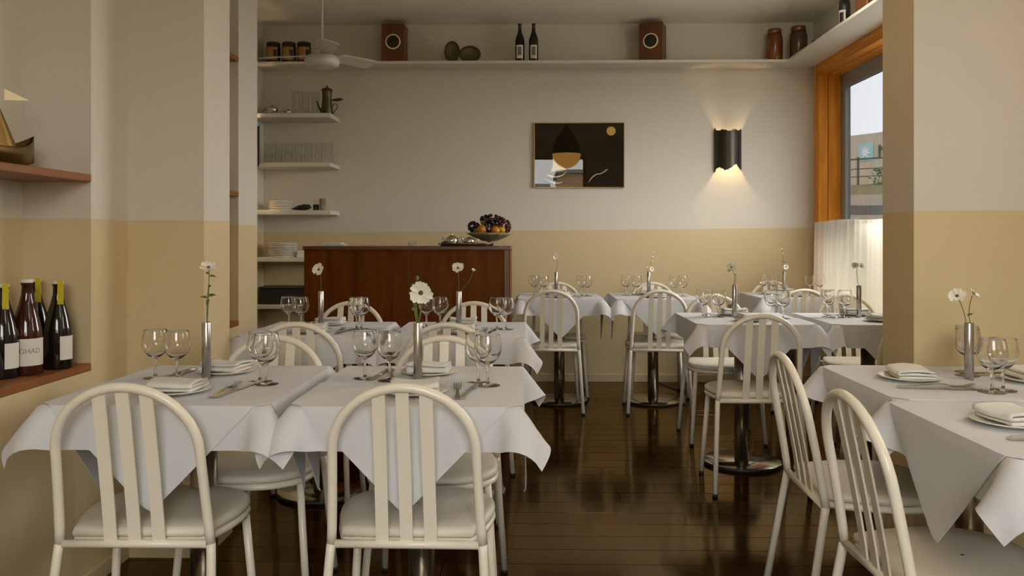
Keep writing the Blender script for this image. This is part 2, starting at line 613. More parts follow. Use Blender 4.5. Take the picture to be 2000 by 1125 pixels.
# front wall behind the camera with a shop window
FX0, FX1, FZ0, FZ1 = -0.6, 1.0, 1.0, 2.6
b = MB()
b.box(XLF - 0.4, FX0, YF - 0.2, YF, -0.06, ZC).box(FX1, XR + 0.4, YF - 0.2, YF, -0.06, ZC)
b.box(FX0, FX1, YF - 0.2, YF, -0.06, FZ0).box(FX0, FX1, YF - 0.2, YF, FZ1, ZC)
struct(b.build('wall_front', M['wall_right']), 'front wall with the shop window')

# baseboards
struct(MB().rbox(XLF, XR, YB - 0.016, YB, 0.0, 0.062, 0.003, 1).build('baseboard_back', M['tan']))
b = MB()
b.box(XL, XL + 0.012, YF, 3.02, 0, 0.05).box(XL, -1.184 + 0.012, 3.008, 3.02, 0, 0.05).box(-1.184, -1.172, 3.02, 3.28, 0, 0.05)
struct(b.build('baseboard_left', M['tan']))

# windows ----------------------------------------------------------
def framed_window(name, parts):
    o = bpy.data.objects.new(name, None)
    C.objects.link(o)
    struct(o)
    return o
win = framed_window('window_1', None)
win['label'] = 'tall wood framed window with grey sash in the right wall'
tr = 0.085
xt = XR - 0.018
MB().rbox(xt, XR, W1, W1 + tr, WZ0 - tr, WZ1 + tr, 0.004, 1).build('window_casing', M['frame_wood'], win)
MB().rbox(xt, XR, W0 - tr, W0, WZ0 - tr, WZ1 + tr, 0.004, 1).build('window_casing', M['frame_wood'], win)
MB().rbox(xt, XR, W0, W1, WZ1, WZ1 + tr, 0.004, 1).build('window_casing', M['frame_wood_h'], win)
MB().rbox(xt - 0.03, XR, W0, W1, WZ0 - 0.03, WZ0, 0.004, 1).build('window_sill', M['frame_wood_h'], win)
for (xa, xb, t) in ((XR - 0.012, XR + 0.06, 0.012), (XR + 0.062, XR + 0.16, 0.020)):
    MB().rbox(xa, xb, W1 - t, W1, WZ0, WZ1, 0.002, 1).build('window_jamb', M['frame_wood'], win)
    MB().rbox(xa, xb, W0, W0 + t, WZ0, WZ1, 0.002, 1).build('window_jamb', M['frame_wood'], win)
    MB().rbox(xa, xb, W0 + t, W1 - t, WZ1 - t, WZ1, 0.002, 1).build('window_jamb', M['frame_wood_h'], win)
sx0, sx1, sw = XR + 0.162, XR + 0.205, 0.075
MB().rbox(sx0, sx1, W1 - sw - 0.02, W1, WZ0, WZ1, 0.003, 1).build('window_sash', M['sash'], win)
MB().rbox(sx0, sx1, W0, W0 + sw + 0.02, WZ0, WZ1, 0.003, 1).build('window_sash', M['sash'], win)
MB().rbox(sx0, sx1, W0 + sw, W1 - sw - 0.02, WZ1 - 0.125, WZ1, 0.003, 1).build('window_sash', M['sash'], win)
MB().rbox(sx0, sx1, W0 + sw, W1 - sw - 0.02, WZ0, WZ0 + 0.09, 0.003, 1).build('window_sash', M['sash'], win)
WM = 5.72  # added mullion, parts the darkened pane from the clear one
MB().rbox(sx0, sx1, WM - 0.05, WM + 0.05, WZ0 + 0.09, WZ1 - 0.125, 0.003, 1).build('window_mullion', M['sash'], win)
def sheet_x(x, ya, yb, za, zb):
    return MB().add([(x, ya, za), (x, yb, za), (x, yb, zb), (x, ya, zb)], [(0, 1, 2, 3)])
WT = 1.23  # added transom, lets the lower panes be greyed separately
MB().rbox(sx0, sx1, W0 + sw + 0.02, WM - 0.05, WT - 0.03, WT, 0.003, 1).build('window_transom', M['sash'], win)
MB().rbox(sx0, sx1, WM + 0.05, W1 - sw - 0.02, WT - 0.03, WT, 0.003, 1).build('window_transom', M['sash'], win)
sheet_x(XR + 0.184, WM, W1 - sw, WT - 0.015, WZ1 - 0.07).build('window_pane', M['pane'], win, label='upper pane darkened to dim the sky')
sheet_x(XR + 0.184, W0 + sw, WM, WT - 0.015, WZ1 - 0.07).build('window_pane', M['pane_clear'], win)
sheet_x(XR + 0.184, W0 + sw, WM, WZ0 + 0.05, WT - 0.015).build('window_pane', M['pane_low'], win, label='lower pane greyed to dim daylight on the curtain')
sheet_x(XR + 0.184, WM, W1 - sw, WZ0 + 0.05, WT - 0.015).build('window_pane', M['pane_low'], win, label='lower pane greyed to dim daylight on the curtain')

win2 = framed_window('window_2', None)
win2['label'] = 'near window in the right wall'
b = MB()
for ya in (V0, (V0 + V1) / 2 - 0.03, V1 - 0.06):
    b.box(XR + 0.08, XR + 0.14, ya, ya + 0.06, VZ0, VZ1)
b.box(XR + 0.08, XR + 0.14, V0, V1, VZ0, VZ0 + 0.06).box(XR + 0.08, XR + 0.14, V0, V1, VZ1 - 0.06, VZ1)
b.build('window_frame', M['frame_wood'], win2)
sheet_x(XR + 0.11, V0 + 0.02, V1 - 0.02, VZ0 + 0.02, VZ1 - 0.02).build('window_pane', M['pane_clear'], win2)
win3 = framed_window('window_3', None)
win3['label'] = 'shop window in the front wall'
b = MB()
for xa in (FX0, FX1 - 0.06):
    b.box(xa, xa + 0.06, YF - 0.14, YF - 0.08, FZ0, FZ1)
b.box(FX0, FX1, YF - 0.14, YF - 0.08, FZ0, FZ0 + 0.06).box(FX0, FX1, YF - 0.14, YF - 0.08, FZ1 - 0.05, FZ1)
b.build('window_frame', M['frame_wood'], win3)
MB().add([(FX0 + 0.02, YF - 0.11, FZ0 + 0.02), (FX1 - 0.02, YF - 0.11, FZ0 + 0.02), (FX1 - 0.02, YF - 0.11, FZ1 - 0.02), (FX0 + 0.02, YF - 0.11, FZ1 - 0.02)], [(0, 1, 2, 3)]).build('window_pane', M['pane_clear'], win3)

# outdoors -----------------------------------------------------------
struct(MB().box(-60, 60, -60, 80, -0.5, -0.4).build('ground', M['asphalt']), 'street outside')
struct(MB().box(8.0, 30, 24.0, 60, -0.4, 1.62).build('ground_bank', M['asphalt']), 'raised road across the street')
struct(MB().box(8.0, 30, 24.6, 60, 1.60, 1.80).build('ground_kerb', M['kerb']))
struct(MB().box(8.0, 30, 25.2, 60, 1.78, 2.10).build('ground_verge', M['asphalt']))
struct(MB().box(8.0, 30, 25.6, 60, 2.08, 2.44).build('ground_verge', M['kerb']))
struct(MB().box(8.0, 30, 25.9, 60, 2.40, 2.75).build('ground_verge', M['verge']))
wh = thing('warehouse', 'beige warehouse wall with blue star sign seen through the window', 'building', (10.9, 29.0, 2.2), 0)
ang = math.atan2(-1.0, 0.62)
hx, hy = math.cos(ang), math.sin(ang)
MB().box(0, 7, 0, 5, 0, 2.42).xform(Matrix.Rotation(ang, 4, 'Z')).build('wall', M['warehouse'], wh)
MB().box(-0.32, -0.002, 0.0, 5, 0, 2.40).xform(Matrix.Rotation(ang, 4, 'Z')).build('end_wall', M['warehouse_end'], wh)
R = Matrix.Rotation(ang, 4, 'Z')
MB().box(0.40, 0.97, -0.03, 0.0, 1.52, 2.12).xform(R).build('sign_square', M['teal'], wh)
star = []
for i in range(14):
    r_ = 0.235 if i % 2 == 0 else 0.10
    a_ = PI / 2 + i * PI / 7
    star.append((0.685 + r_ * math.cos(a_), 1.80 + r_ * math.sin(a_)))
MB().prism(star, -0.05, -0.031, 'Y').xform(R).build('sign_star', M['sign_white'], wh)
def lettering(name, text, size, mat, parent, loc, rot, depth=0.004):
    cu = bpy.data.curves.new(name, 'FONT')
    cu.body = text
    cu.size = size
    cu.extrude = depth
    cu.resolution_u = 3
    cu.materials.append(mat)
    tmp = bpy.data.objects.new(name, cu)
    C.objects.link(tmp)
    bpy.context.view_layer.update()
    me = bpy.data.meshes.new_from_object(tmp.evaluated_get(bpy.context.evaluated_depsgraph_get()))
    bpy.data.objects.remove(tmp)
    return link(name, me, parent, loc, rot)
p_ = R @ Vector((1.12, -0.02, 1.58))
lettering('lettering', 'M', 0.62, M['sign_dark'], wh, p_, (PI / 2, 0, ang), 0.015)
fe = thing('metal_fence', 'dark metal railing on the bank below the warehouse', 'fence', (9.7, 27.2, 2.42), ang + 0.25)
for i in range(7):
    MB().box(i * 0.8, i * 0.8 + 0.05, -0.03, 0.03, 0, 1.25).build('post', M['rail'], fe)
for z_ in (0.35, 0.62, 0.86, 1.16):
    MB().box(0.06, 4.85, -0.015, 0.015, z_, z_ + (0.05 if z_ > 1 else 0.03)).build('rail', M['rail'], fe)
bs = MB()
for i in range(160):
    a_, r_ = random.uniform(0, 2 * PI), random.uniform(0, 0.5)
    p = Vector((r_ * math.cos(a_), r_ * math.sin(a_) * 0.6, random.uniform(0.0, 0.75) * (1.1 - r_)))
    d_ = Vector((random.uniform(-1, 1), random.uniform(-1, 1), random.uniform(0, 1))).normalized() * 0.09
    e_ = d_.cross(Vector((random.random(), random.random(), 1))).normalized() * 0.035
    bs.add([p - d_, p + e_, p + d_, p - e_], [(0, 1, 2, 3)])
tag(bs.build('bush', M['bush'], None, (11.15, 26.6, 2.74)), 'pale dry bush in front of the railing outside the window', 'bush')
for (x0, x1, h_, lb) in ((-12, 0.6, 3.0, 'low brown building across the street, left half of the row'), (1.0, 8, 3.5, 'taller brown building across the street, right of the low one')):
    ob = thing('street_building', lb, 'building', (x0, -16, -0.4))
    MB().box(0, x1 - x0, -4, 0, 0, h_ + 0.3).build('wall', M['warehouse_end'], ob)
    MB().box(-0.1, x1 - x0 + 0.1, -4.1, 0.1, h_ + 0.3, h_ + 0.42).build('roof', M['sash'], ob)

# café curtain
def curtain():
    o = thing('cafe_curtain', 'cream linen cafe curtain across the lower half of the window', 'curtain', (XR - 0.035, 0, 0))
    ny, nz = 380, 10
    ya, yb, za, zb = 4.33, 6.575, 0.60, 1.285
    vs, fs = [], []
    for j in range(nz + 1):
        t = j / nz
        for i in range(ny + 1):
            yy = ya + (yb - ya) * i / ny
            amp = 0.010 + 0.010 * (1 - t)
            xx = amp * math.sin(yy * 62 + 1.3 * math.sin(yy * 7)) + 0.006 * math.sin(yy * 23)
            zz = za + (zb - za) * t - (0.012 * math.sin(yy * 2.6) ** 2 if t > 0.9 else 0)
            vs.append((xx - 0.012, yy, zz))
    for j in range(nz):
        for i in range(ny):
            a = j * (ny + 1) + i
            fs.append((a, a + 1, a + ny + 2, a + ny + 1))
    MB().add(vs, fs, True).build('fabric', M['curtain'], o)
    MB().tube([(0.010, 4.31, 1.268), (0.010, 6.578, 1.268)], 0.006, 8).build('rod', M['brass'], o)
curtain()

# ================================================================== SHELVES
# high shelf running round back and right wall
hs = thing('high_shelf', 'long white shelf high on the back wall, turning along the window wall', 'shelf', (0, 0, 2.508))
SD, SXR = 0.24, 0.275
MB().rbox(XLF, XR, YB - SD, YB, 0, 0.022, 0.002, 1).build('shelf_board', M['shelf_white'], hs)
MB().rbox(XR - SXR, XR, PY1, YB - SD - 0.001, 0, 0.022, 0.002, 1).build('shelf_board', M['shelf_white'], hs)
HZ = 2.5305
# five small shelves in the bar corner
SH = [(2.10, 'topmost white shelf in the bar corner, holding silver and a coffee pot'),
      (1.72, 'second white shelf from the top in the bar corner, holding tumblers'),
      (1.35, 'third white shelf in the bar corner, holding a plate stack and mill'),
      (0.985, 'fourth white shelf in the bar corner, holding a tall plate stack'),
      (0.62, 'lowest white shelf in the bar corner, under the dark box')]
for z_, lb in SH:
    tag(MB().rbox(XLF, -1.54, YB - 0.31, YB, -0.017, 0.017, 0.003, 1).build('wall_shelf', M['shelf_white'], None, (0, 0, z_)), lb, 'shelf', 'white shelves in the bar corner')
# wooden niche shelves
for z_, ya, yb, lb in ((1.356, N1a, N1b, 'reddish wooden shelf in the near left niche, under the brass boat'),
                       (0.728, N1a, N1b, 'reddish wooden shelf in the near left niche, under the wine bottles'),
                       (2.05, N2a, N2b, 'topmost wooden shelf in the niche behind the left pier'),
                       (1.375, N2a, N2b, 'middle wooden shelf in the niche behind the left pier'),
                       (0.728, N2a, N2b, 'lowest wooden shelf in the niche behind the left pier')):
    tag(MB().rbox(XN, XL + 0.002, ya, yb, -0.0125, 0.0125, 0.002, 1).build('niche_shelf', M['niche_wood'], None, (0, 0, z_)), lb, 'shelf', 'wooden niche shelves')

# ================================================================== BAR
BX0, BX1, BY0, BY1, BZ = -1.437, -0.128, 5.30, 5.78, 1.102
bar = thing('bar_counter', 'reddish brown wooden bar counter in front of the corner shelves', 'bar counter', (BX0, BY0, 0))
bw = BX1 - BX0
MB().rbox(-0.006, bw + 0.004, -0.012, BY1 - BY0, BZ - 0.024, BZ, 0.003, 1).build('top', M['bar_edge'], bar)
MB().rbox(0.0, 0.662, 0.0, 0.02, 0.06, BZ - 0.0245, 0.002, 1).build('front_panel', M['bar'], bar)
MB().rbox(0.665, bw - 0.034, 0.0, 0.02, 0.06, BZ - 0.0245, 0.002, 1).build('front_panel', M['bar'], bar)
MB().rbox(bw - 0.031, bw - 0.012, -0.004, 0.02, 0.0, BZ - 0.0245, 0.002, 1).build('corner_post', M['bar_edge'], bar)
MB().rbox(bw - 0.010, bw, -0.002, BY1 - BY0 - 0.01, 0.0, BZ - 0.0245, 0.002, 1).build('side_panel', M['bar'], bar)
MB().rbox(0.0, 0.02, 0.022, BY1 - BY0 - 0.01, 0.0, BZ - 0.0245, 0.002, 1).build('side_panel', M['bar'], bar)
MB().box(0.02, bw - 0.034, 0.02, 0.04, 0.0, 0.058).build('plinth', M['black'], bar)
MB().box(0.022, bw - 0.014, 0.2, BY1 - BY0 - 0.02, 0.5, 0.52).build('inner_shelf', M['bar'], bar)

# ================================================================== CHAIRS
def chair_proto():
    t = thing('bistro_chair', 'chair', 'chair')
    RZ, TR = 0.415, 0.0118
    # hoop above the rail
    pts = []
    zs, hwid = 0.650, 0.172
    def yback(z):
        return -0.075 * ((z - RZ) / 0.40) ** 1.15 if z > RZ else 0
    for i in range(7):
        z = RZ + (zs - RZ) * i / 6
        x = 0.184 + (hwid - 0.184) * (i / 6) ** 0.8
        pts.append((-x, yback(z), z))
    for i in range(1, 20):
        a = PI - PI * i / 20
        x, z = hwid * math.cos(a), zs + 0.158 * math.sin(a)
        pts.append((x, yback(z), z))
    for i in range(6, -1, -1):
        z = RZ + (zs - RZ) * i / 6
        x = 0.184 + (hwid - 0.184) * (i / 6) ** 0.8
        pts.append((x, yback(z), z))
    MB().tube(pts, TR, 12).build('back_hoop', M['chair'], t)
    MB().tube([(-0.175, 0, RZ), (0.175, 0, RZ)], 0.0105, 12).build('back_rail', M['chair'], t)
    for k in (-1, 0, 1):
        xb_, xt_ = k * 0.059, k * 0.056
        ztop = zs + 0.158 * math.sqrt(1 - (xt_ / hwid) ** 2) - 0.004
        vs, fs = [], []
        n = 8
        for i in range(n + 1):
            z = RZ + (ztop - RZ) * i / n
            x = xb_ + (xt_ - xb_) * i / n
            yy = yback(z)
            for dx, dy in ((-0.0155, -0.0025), (0.0155, -0.0025), (0.0155, 0.0025), (-0.0155, 0.0025)):
                vs.append((x + dx, yy + dy, z))
        for i in range(n):
            for j in range(4):
                fs.append((i * 4 + j, i * 4 + (j + 1) % 4, i * 4 + 4 + (j + 1) % 4, i * 4 + 4 + j))
        fs += [(3, 2, 1, 0), tuple(n * 4 + j for j in range(4))]
        MB().add(vs, fs).build('slat', M['chair'], t)
    def leg(p0, p1, mid=None):
        p0, p1 = Vector(p0), Vector(p1)
        q = p0.lerp(p1, 0.97)
        pl = [p0] + ([Vector(mid)] if mid else []) + [q]
        o = MB().tube(pl, 0.0115, 12).build('leg', M['chair'], t)
        MB().tube([q, p1], 0.0122, 12).build('foot_cap', M['rubber'], o)
    for s_ in (-1, 1):
        leg((s_ * 0.184, 0.0, RZ + 0.004), (s_ * 0.209, -0.07, 0.0), (s_ * 0.186, -0.004, RZ - 0.02))
        leg((s_ * 0.175, 0.285, RZ - 0.004), (s_ * 0.205, 0.315, 0.0))
    # seat outline
    out = []
    def half(u):      # u 0..1 from rear corner to front centre
        if u < 0.5:
            k = u / 0.5
            return (0.160 + 0.044 * math.sin(k * PI / 2), 0.012 + 0.205 * k)
        a = (u - 0.5) / 0.5 * PI / 2
        return (0.204 * math.cos(a) ** 0.85 if a < PI / 2 - 1e-6 else 0.0, 0.217 + 0.155 * math.sin(a) ** 0.9)
    K = 18
    right = [half(i / K) for i in range(K + 1)]
    out = right + [(-x, y_) for x, y_ in reversed(right[:-1])]
    cy_ = 0.19
    def ring(f, z):
        return [(x * f, cy_ + (y_ - cy_) * f, z) for x, y_ in out]
    lay = [ring(0.93, 0.424), ring(0.99, 0.428), ring(1.0, 0.436), ring(0.985, 0.446), ring(0.93, 0.4515), ring(0.6, 0.453), ring(0.02, 0.4535)]
    n = len(out)
    vs = [p for l in lay for p in l]
    fs = []
    for i in range(len(lay) - 1):
        for j in range(n):
            fs.append((i * n + j, i * n + (j + 1) % n, (i + 1) * n + (j + 1) % n, (i + 1) * n + j))
    fs.append(tuple(range(n))[::-1])
    MB().add(vs, fs, True).build('seat_pad', M['seat'], t)
    rim = [(x * 0.955, cy_ + (y_ - cy_) * 0.955, 0.4145) for x, y_ in out]
    MB().tube(rim, 0.0105, 8, closed=True).build('seat_rim', M['chair'], t)
    return t
chair0 = chair_proto()
# (x, y of the back rail, heading: 0 faces the back wall, pi faces the camera)
CH = [
    (-0.960, 2.02, 0.02, 'white hoop-back chair nearest the left wall, its back towards the viewer'),
    (-0.300, 2.03, -0.01, 'white hoop-back chair at the front table beside the aisle, back towards the viewer'),
    (-0.890, 2.84, PI + 0.03, 'white hoop-back chair facing the viewer across the front table by the left wall'),
    (-0.300, 2.84, PI - 0.02, 'white hoop-back chair facing the viewer across the front table beside the aisle'),
    (-0.945, 3.43, 0.02, 'white hoop-back chair at second-row wall table, back to the viewer'),
    (-0.335, 3.43, 0.0, 'white hoop-back chair at second-row table before the bar, back to the viewer'),
    (-0.955, 4.39, PI, 'white hoop-back chair facing the viewer at the second-row wall table'),
    (-0.300, 4.39, PI + 0.03, 'white hoop-back chair facing the viewer in front of the bar, second-row table'),
    (0.135, 5.54, 0.02, 'white hoop-back chair below the dark picture, back to the viewer, right of the bar'),
    (0.845, 5.54, -0.03, 'white hoop-back chair below the space between picture and sconce, back to the viewer'),
    (0.205, 6.34, PI, 'white hoop-back chair against the back wall, just right of the bar'),
    (0.925, 6.34, PI, 'white hoop-back chair against the back wall, between picture and sconce'),
    (1.035, 3.83, -0.03, 'white hoop-back chair at the middle table beside the aisle, back to the viewer'),
    (1.100, 5.00, PI, 'white hoop-back chair facing the viewer at the middle table beside the aisle'),
    (1.720, 3.80, 0.05, 'white hoop-back chair half hidden by the pillar, at the middle window table'),
    (1.900, 5.05, PI, 'white hoop-back chair facing the viewer before the curtain, middle window table'),
    (1.810, 5.66, 0.0, 'white hoop-back chair at the corner table by the curtain, back to the viewer'),
    (1.880, 6.50, PI, 'white hoop-back chair against the back wall in the window corner'),
    (0.815, 2.51, -PI / 2 - 0.02, 'white hoop-back chair seen side on at the table before the pillar'),
    (0.770, 1.885, -PI / 2 + 0.02, 'white hoop-back chair nearest the viewer on the right, cut by the frame'),
    (1.640, 2.47, PI / 2, 'white hoop-back chair under the right table before the pillar, right side'),
]
for i, (x, y, a, lb) in enumerate(CH):
    place(chair0, (x, y, 0), a, lb, 'chair', 'white hoop-back dining chairs', i == len(CH) - 1) if i == len(CH) - 1 else None
for i, (x, y, a, lb) in enumerate(CH[:-1]):
    place(chair0, (x, y, 0), a, lb, 'chair', 'white hoop-back dining chairs', False)

# ================================================================== TABLES, CLOTHS
TH = 0.74
HW, HD = 0.285, 0.33
S_ = 0.015
def drape(seed, tipj=38):
    rng = np.random.default_rng(seed)
    I = np.arange(-39, 40)
    J = np.arange(-39, 30)
    ii, jj = np.meshgrid(I, J, indexing='ij')
    valid = ((abs(ii) <= 26) & (abs(jj) <= 29)) | ((jj <= 0) & (abs(ii) + abs(jj) <= 39))
    nid = -np.ones(ii.shape, int)
    nid[valid] = np.arange(valid.sum())
    u, v = ii[valid] * S_, jj[valid] * S_
    pin = (abs(ii[valid]) <= 19) & (abs(jj[valid]) <= 22)
    ex = np.maximum(abs(u) - HW, 0)
    ey = np.maximum(abs(v) - HD, 0)
    dd = np.hypot(ex, ey)
    P = np.stack([np.clip(u, -HW, HW) + np.sign(u) * ex * 0.55, np.clip(v, -HD, HD) + np.sign(v) * ey * 0.55, -dd * 0.8], 1)
    P += rng.normal(0, 0.0015, P.shape) * (~pin)[:, None]
    P[pin] = np.stack([u[pin], v[pin], np.zeros(pin.sum())], 1)
    wgt = np.where(pin, 0.0, 1.0)
    sets = []
    def mk(di, dj, k, free_only=False):
        step = max(abs(di), abs(dj))
        for par in (0, 1):
            a_i, b_i = [], []
            for i in range(ii.shape[0]):
                for j in range(ii.shape[1]):
                    i2, j2 = i + di, j + dj
                    if not (0 <= i2 < ii.shape[0] and 0 <= j2 < ii.shape[1]):
                        continue
                    base = i if di else j
                    if (base // step) % 2 != par:
                        continue
                    a, b = nid[i, j], nid[i2, j2]
                    if a < 0 or b < 0 or (pin[a] and pin[b]) or (free_only and (pin[a] or pin[b])):
                        continue
                    a_i.append(a)
                    b_i.append(b)
            a_i, b_i = np.array(a_i), np.array(b_i)
            sets.append((a_i, b_i, S_ * math.hypot(di, dj), k, (wgt[a_i] / (wgt[a_i] + wgt[b_i]))[:, None], (wgt[b_i] / (wgt[a_i] + wgt[b_i]))[:, None]))
    mk(1, 0, 1.0); mk(0, 1, 1.0); mk(1, 1, 0.8); mk(1, -1, 0.8)
    mk(2, 0, 0.5, True); mk(0, 2, 0.5, True); mk(4, 0, 0.35, True); mk(0, 4, 0.35, True); mk(3, 3, 0.35, True); mk(3, -3, 0.35, True)
    free = ~pin
    V = np.zeros_like(P)
    dt = 1 / 60
    ph = rng.uniform(0, 6.28, 4)
    for st in range(130):
        wind = 2.2 * np.exp(-st / 60)
        acc = np.zeros_like(P)
        acc[:, 2] = -9.8
        acc[:, 0] += wind * np.sin(8 * v + ph[0]) + 2.0 * np.exp(-st / 50) * np.sign(u) * (ex > 0)
        acc[:, 1] += wind * np.sin(8 * u + ph[1]) + 2.0 * np.exp(-st / 50) * np.sign(v) * (ey > 0)
        V = (V + acc * dt) * 0.96
        Q = P + V * dt * free[:, None]
        for it in range(9):
            for a, b, L0, k, wa, wb in sets:
                d = Q[b] - Q[a]
                l = np.sqrt((d * d).sum(1))[:, None] + 1e-9
                c = d * ((l - L0) / l) * k
                Q[a] += c * wa
                Q[b] -= c * wb
        ins = free & (abs(Q[:, 0]) < HW + 0.002) & (abs(Q[:, 1]) < HD + 0.002) & (Q[:, 2] < 0.0)
        px = HW + 0.002 - abs(Q[:, 0])
        py = HD + 0.002 - abs(Q[:, 1])
        sx = np.where(Q[:, 0] < 0, -1, 1)
        sy = np.where(Q[:, 1] < 0, -1, 1)
        m1 = ins & (px <= py)
        m2 = ins & (px > py)
        Q[m1, 0] += (px * sx)[m1]
        Q[m2, 1] += (py * sy)[m2]
        V = (Q - P) / dt
        P = Q
    G = np.full(ii.shape + (3,), np.nan)
    G[valid] = P
    # normals
    Nn = np.zeros_like(G)
    for i in range(ii.shape[0]):
        for j in range(ii.shape[1]):
            if nid[i, j] < 0:
                continue
            def g(a, b):
                if 0 <= a < ii.shape[0] and 0 <= b < ii.shape[1] and nid[a, b] >= 0:
                    return G[a, b]
                return None
            p1, p0 = g(i + 1, j), g(i - 1, j)
            q1, q0 = g(i, j + 1), g(i, j - 1)
            p1 = G[i, j] if p1 is None else p1
            p0 = G[i, j] if p0 is None else p0
            q1 = G[i, j] if q1 is None else q1
            q0 = G[i, j] if q0 is None else q0
            nn = np.cross(p1 - p0, q1 - q0)
            l = np.linalg.norm(nn)
            Nn[i, j] = nn / l if l > 1e-9 else (0, 0, 1)
    def sheet(inside, off, name):
        idx, vs, fs = {}, [], []
        def vid(i, j):
            if (i, j) not in idx:
                idx[(i, j)] = len(vs)
                vs.append(tuple(G[i, j] + Nn[i, j] * off))
            return idx[(i, j)]
        for i in range(ii.shape[0] - 1):
            for j in range(ii.shape[1] - 1):
                cs = [(i, j), (i + 1, j), (i + 1, j + 1), (i, j + 1)]
                ok = [c for c in cs if nid[c] >= 0 and inside(I[c[0]], J[c[1]])]
                if len(ok) >= 3:
                    fs.append(tuple(vid(*c) for c in ok))
        me = bpy.data.meshes.new(name)
        me.from_pydata(vs, [], fs)
        me.polygons.foreach_set('use_smooth', [True] * len(fs))
        me.materials.append(M['cloth'])
        me.update()
        return me
    under = sheet(lambda a, b: abs(a) <= 26 and abs(b) <= 29, 0.0012, 'tablecloth')
    over = sheet(lambda a, b: b <= 0 and abs(a) + abs(b) <= 39, 0.0045, 'top_cloth')
    return under, over

DRAPES = [drape(3), drape(11)]
def cloth_obj(name, me, loc, rz, label, cat, group, th):
    o = link(name, me, None, loc, (0, 0, rz))
    md = o.modifiers.new('thickness', 'SOLIDIFY')
    md.thickness = th
    md.offset = 0
    es = o.modifiers.new('hem', 'EDGE_SPLIT')
    es.split_angle = math.radians(60)
    return tag(o, label, cat, group)

def table_proto():
    t = thing('pedestal_table', 'table', 'table')
    MB().rbox(-HW + 0.002, HW - 0.002, -HD + 0.002, HD - 0.002, TH - 0.026, TH, 0.003, 1).build('table_top', M['white'], t)
    MB().lathe([(0.0001, 0.012), (0.0375, 0.012), (0.0375, TH - 0.03), (0.0001, TH - 0.03)], 24).build('column', M['column'], t)
    MB().box(-0.12, 0.12, -0.12, 0.12, TH - 0.034, TH - 0.0265).build('mounting_plate', M['black'], t)
    MB().lathe([(0.0001, 0.022), (0.195, 0.018), (0.198, 0.016)], 40).build('base_disc', M['disc'], t)
    MB().lathe([(0.198, 0.016), (0.200, 0.012), (0.200, 0.0), (0.0001, 0.0)], 40).build('base_rim', M['disc_edge'], t)
    return t
table0 = table_proto()
# centre x, y, heading, phrase
TB = [
    (-0.935, 2.385, 0, 'front table by the left wall'),
    (-0.310, 2.385, 0, 'front table beside the aisle'),
    (-0.950, 3.80, 0, 'second-row table by the left wall'),
    (-0.310, 3.80, 0, 'second-row table before the bar'),
    (0.205, 5.95, 0, 'back table right of the bar'),
    (0.865, 5.95, 0, 'back table between picture and sconce'),
    (1.085, 4.34, 0, 'middle table beside the aisle'),
    (1.730, 4.34, 0, 'middle table by the window'),
    (1.865, 6.08, 0, 'corner table by the curtain'),
    (1.270, 2.46, -PI / 2, 'right table before the pillar'),
    (1.235, 1.872, -PI / 2, 'right table nearest the viewer'),
]

# ------------------------------------------------------------------ tableware prototypes (meshes)
def mesh_plate():
    return MB().lathe([(0.0001, 0.0), (0.050, 0.0), (0.053, 0.003), (0.085, 0.010), (0.088, 0.0125), (0.086, 0.0135), (0.054, 0.0065), (0.0001, 0.0055)], 36).mesh('side_plate', M['porcelain'])
def mesh_napkin(seed):
    rng = random.Random(seed)
    w_, r_, th = 0.048, 0.0042, 0.0058
    path = []
    for y_ in np.linspace(-w_, w_, 7):
        path.append((y_, 0.0))
    for a in np.linspace(-PI / 2, PI / 2, 6)[1:-1]:
        path.append((w_ + r_ * math.cos(a), r_ + r_ * math.sin(a)))
    for y_ in np.linspace(w_, -w_, 7):
        path.append((y_, 2 * r_))
    for a in np.linspace(-PI / 2, PI / 2, 6)[1:-1]:
        path.append((-w_ - r_ * math.cos(a), 3 * r_ + r_ * math.sin(a)))
    for y_ in np.linspace(-w_, w_ * 0.96, 7):
        path.append((y_, 4 * r_))
    n = len(path)
    L, Rr = [], []
    for i in range(n):
        a, c = path[max(i - 1, 0)], path[min(i + 1, n - 1)]
        tx, tz = c[0] - a[0], c[1] - a[1]
        l = math.hypot(tx, tz)
        nx, nz = -tz / l, tx / l
        L.append((path[i][0] + nx * th / 2, path[i][1] + nz * th / 2))
        Rr.append((path[i][0] - nx * th / 2, path[i][1] - nz * th / 2))
    prof = L + Rr[::-1]
    k = len(prof)
    nx_ = 12
    vs, fs = [], []
    ph = [rng.uniform(0, 6) for _ in range(4)]
    for i in range(nx_ + 1):
        x = -0.062 + 0.124 * i / nx_
        for (y_, z) in prof:
            lift = z / 0.02
            vs.append((x + 0.004 * lift * math.sin(y_ * 60 + ph[0]), y_ * (1 - 0.05 * lift) + 0.002 * math.sin(x * 50 + ph[1]),
                       max(0, z + th / 2) + lift * (0.002 * math.sin(x * 40 + ph[2]) + 0.0025 * math.sin(y_ * 45 + ph[3]) + 0.010 * max(0, abs(x) / 0.062 - 0.7))))
    for i in range(nx_):
        for j in range(k):
            fs.append((i * k + j, (i + 1) * k + j, (i + 1) * k + (j + 1) % k, i * k + (j + 1) % k))
    fs += [tuple(range(k)), tuple(nx_ * k + j for j in reversed(range(k)))]
    return MB().add(vs, fs, True).mesh('folded_napkin', M['napkin'])
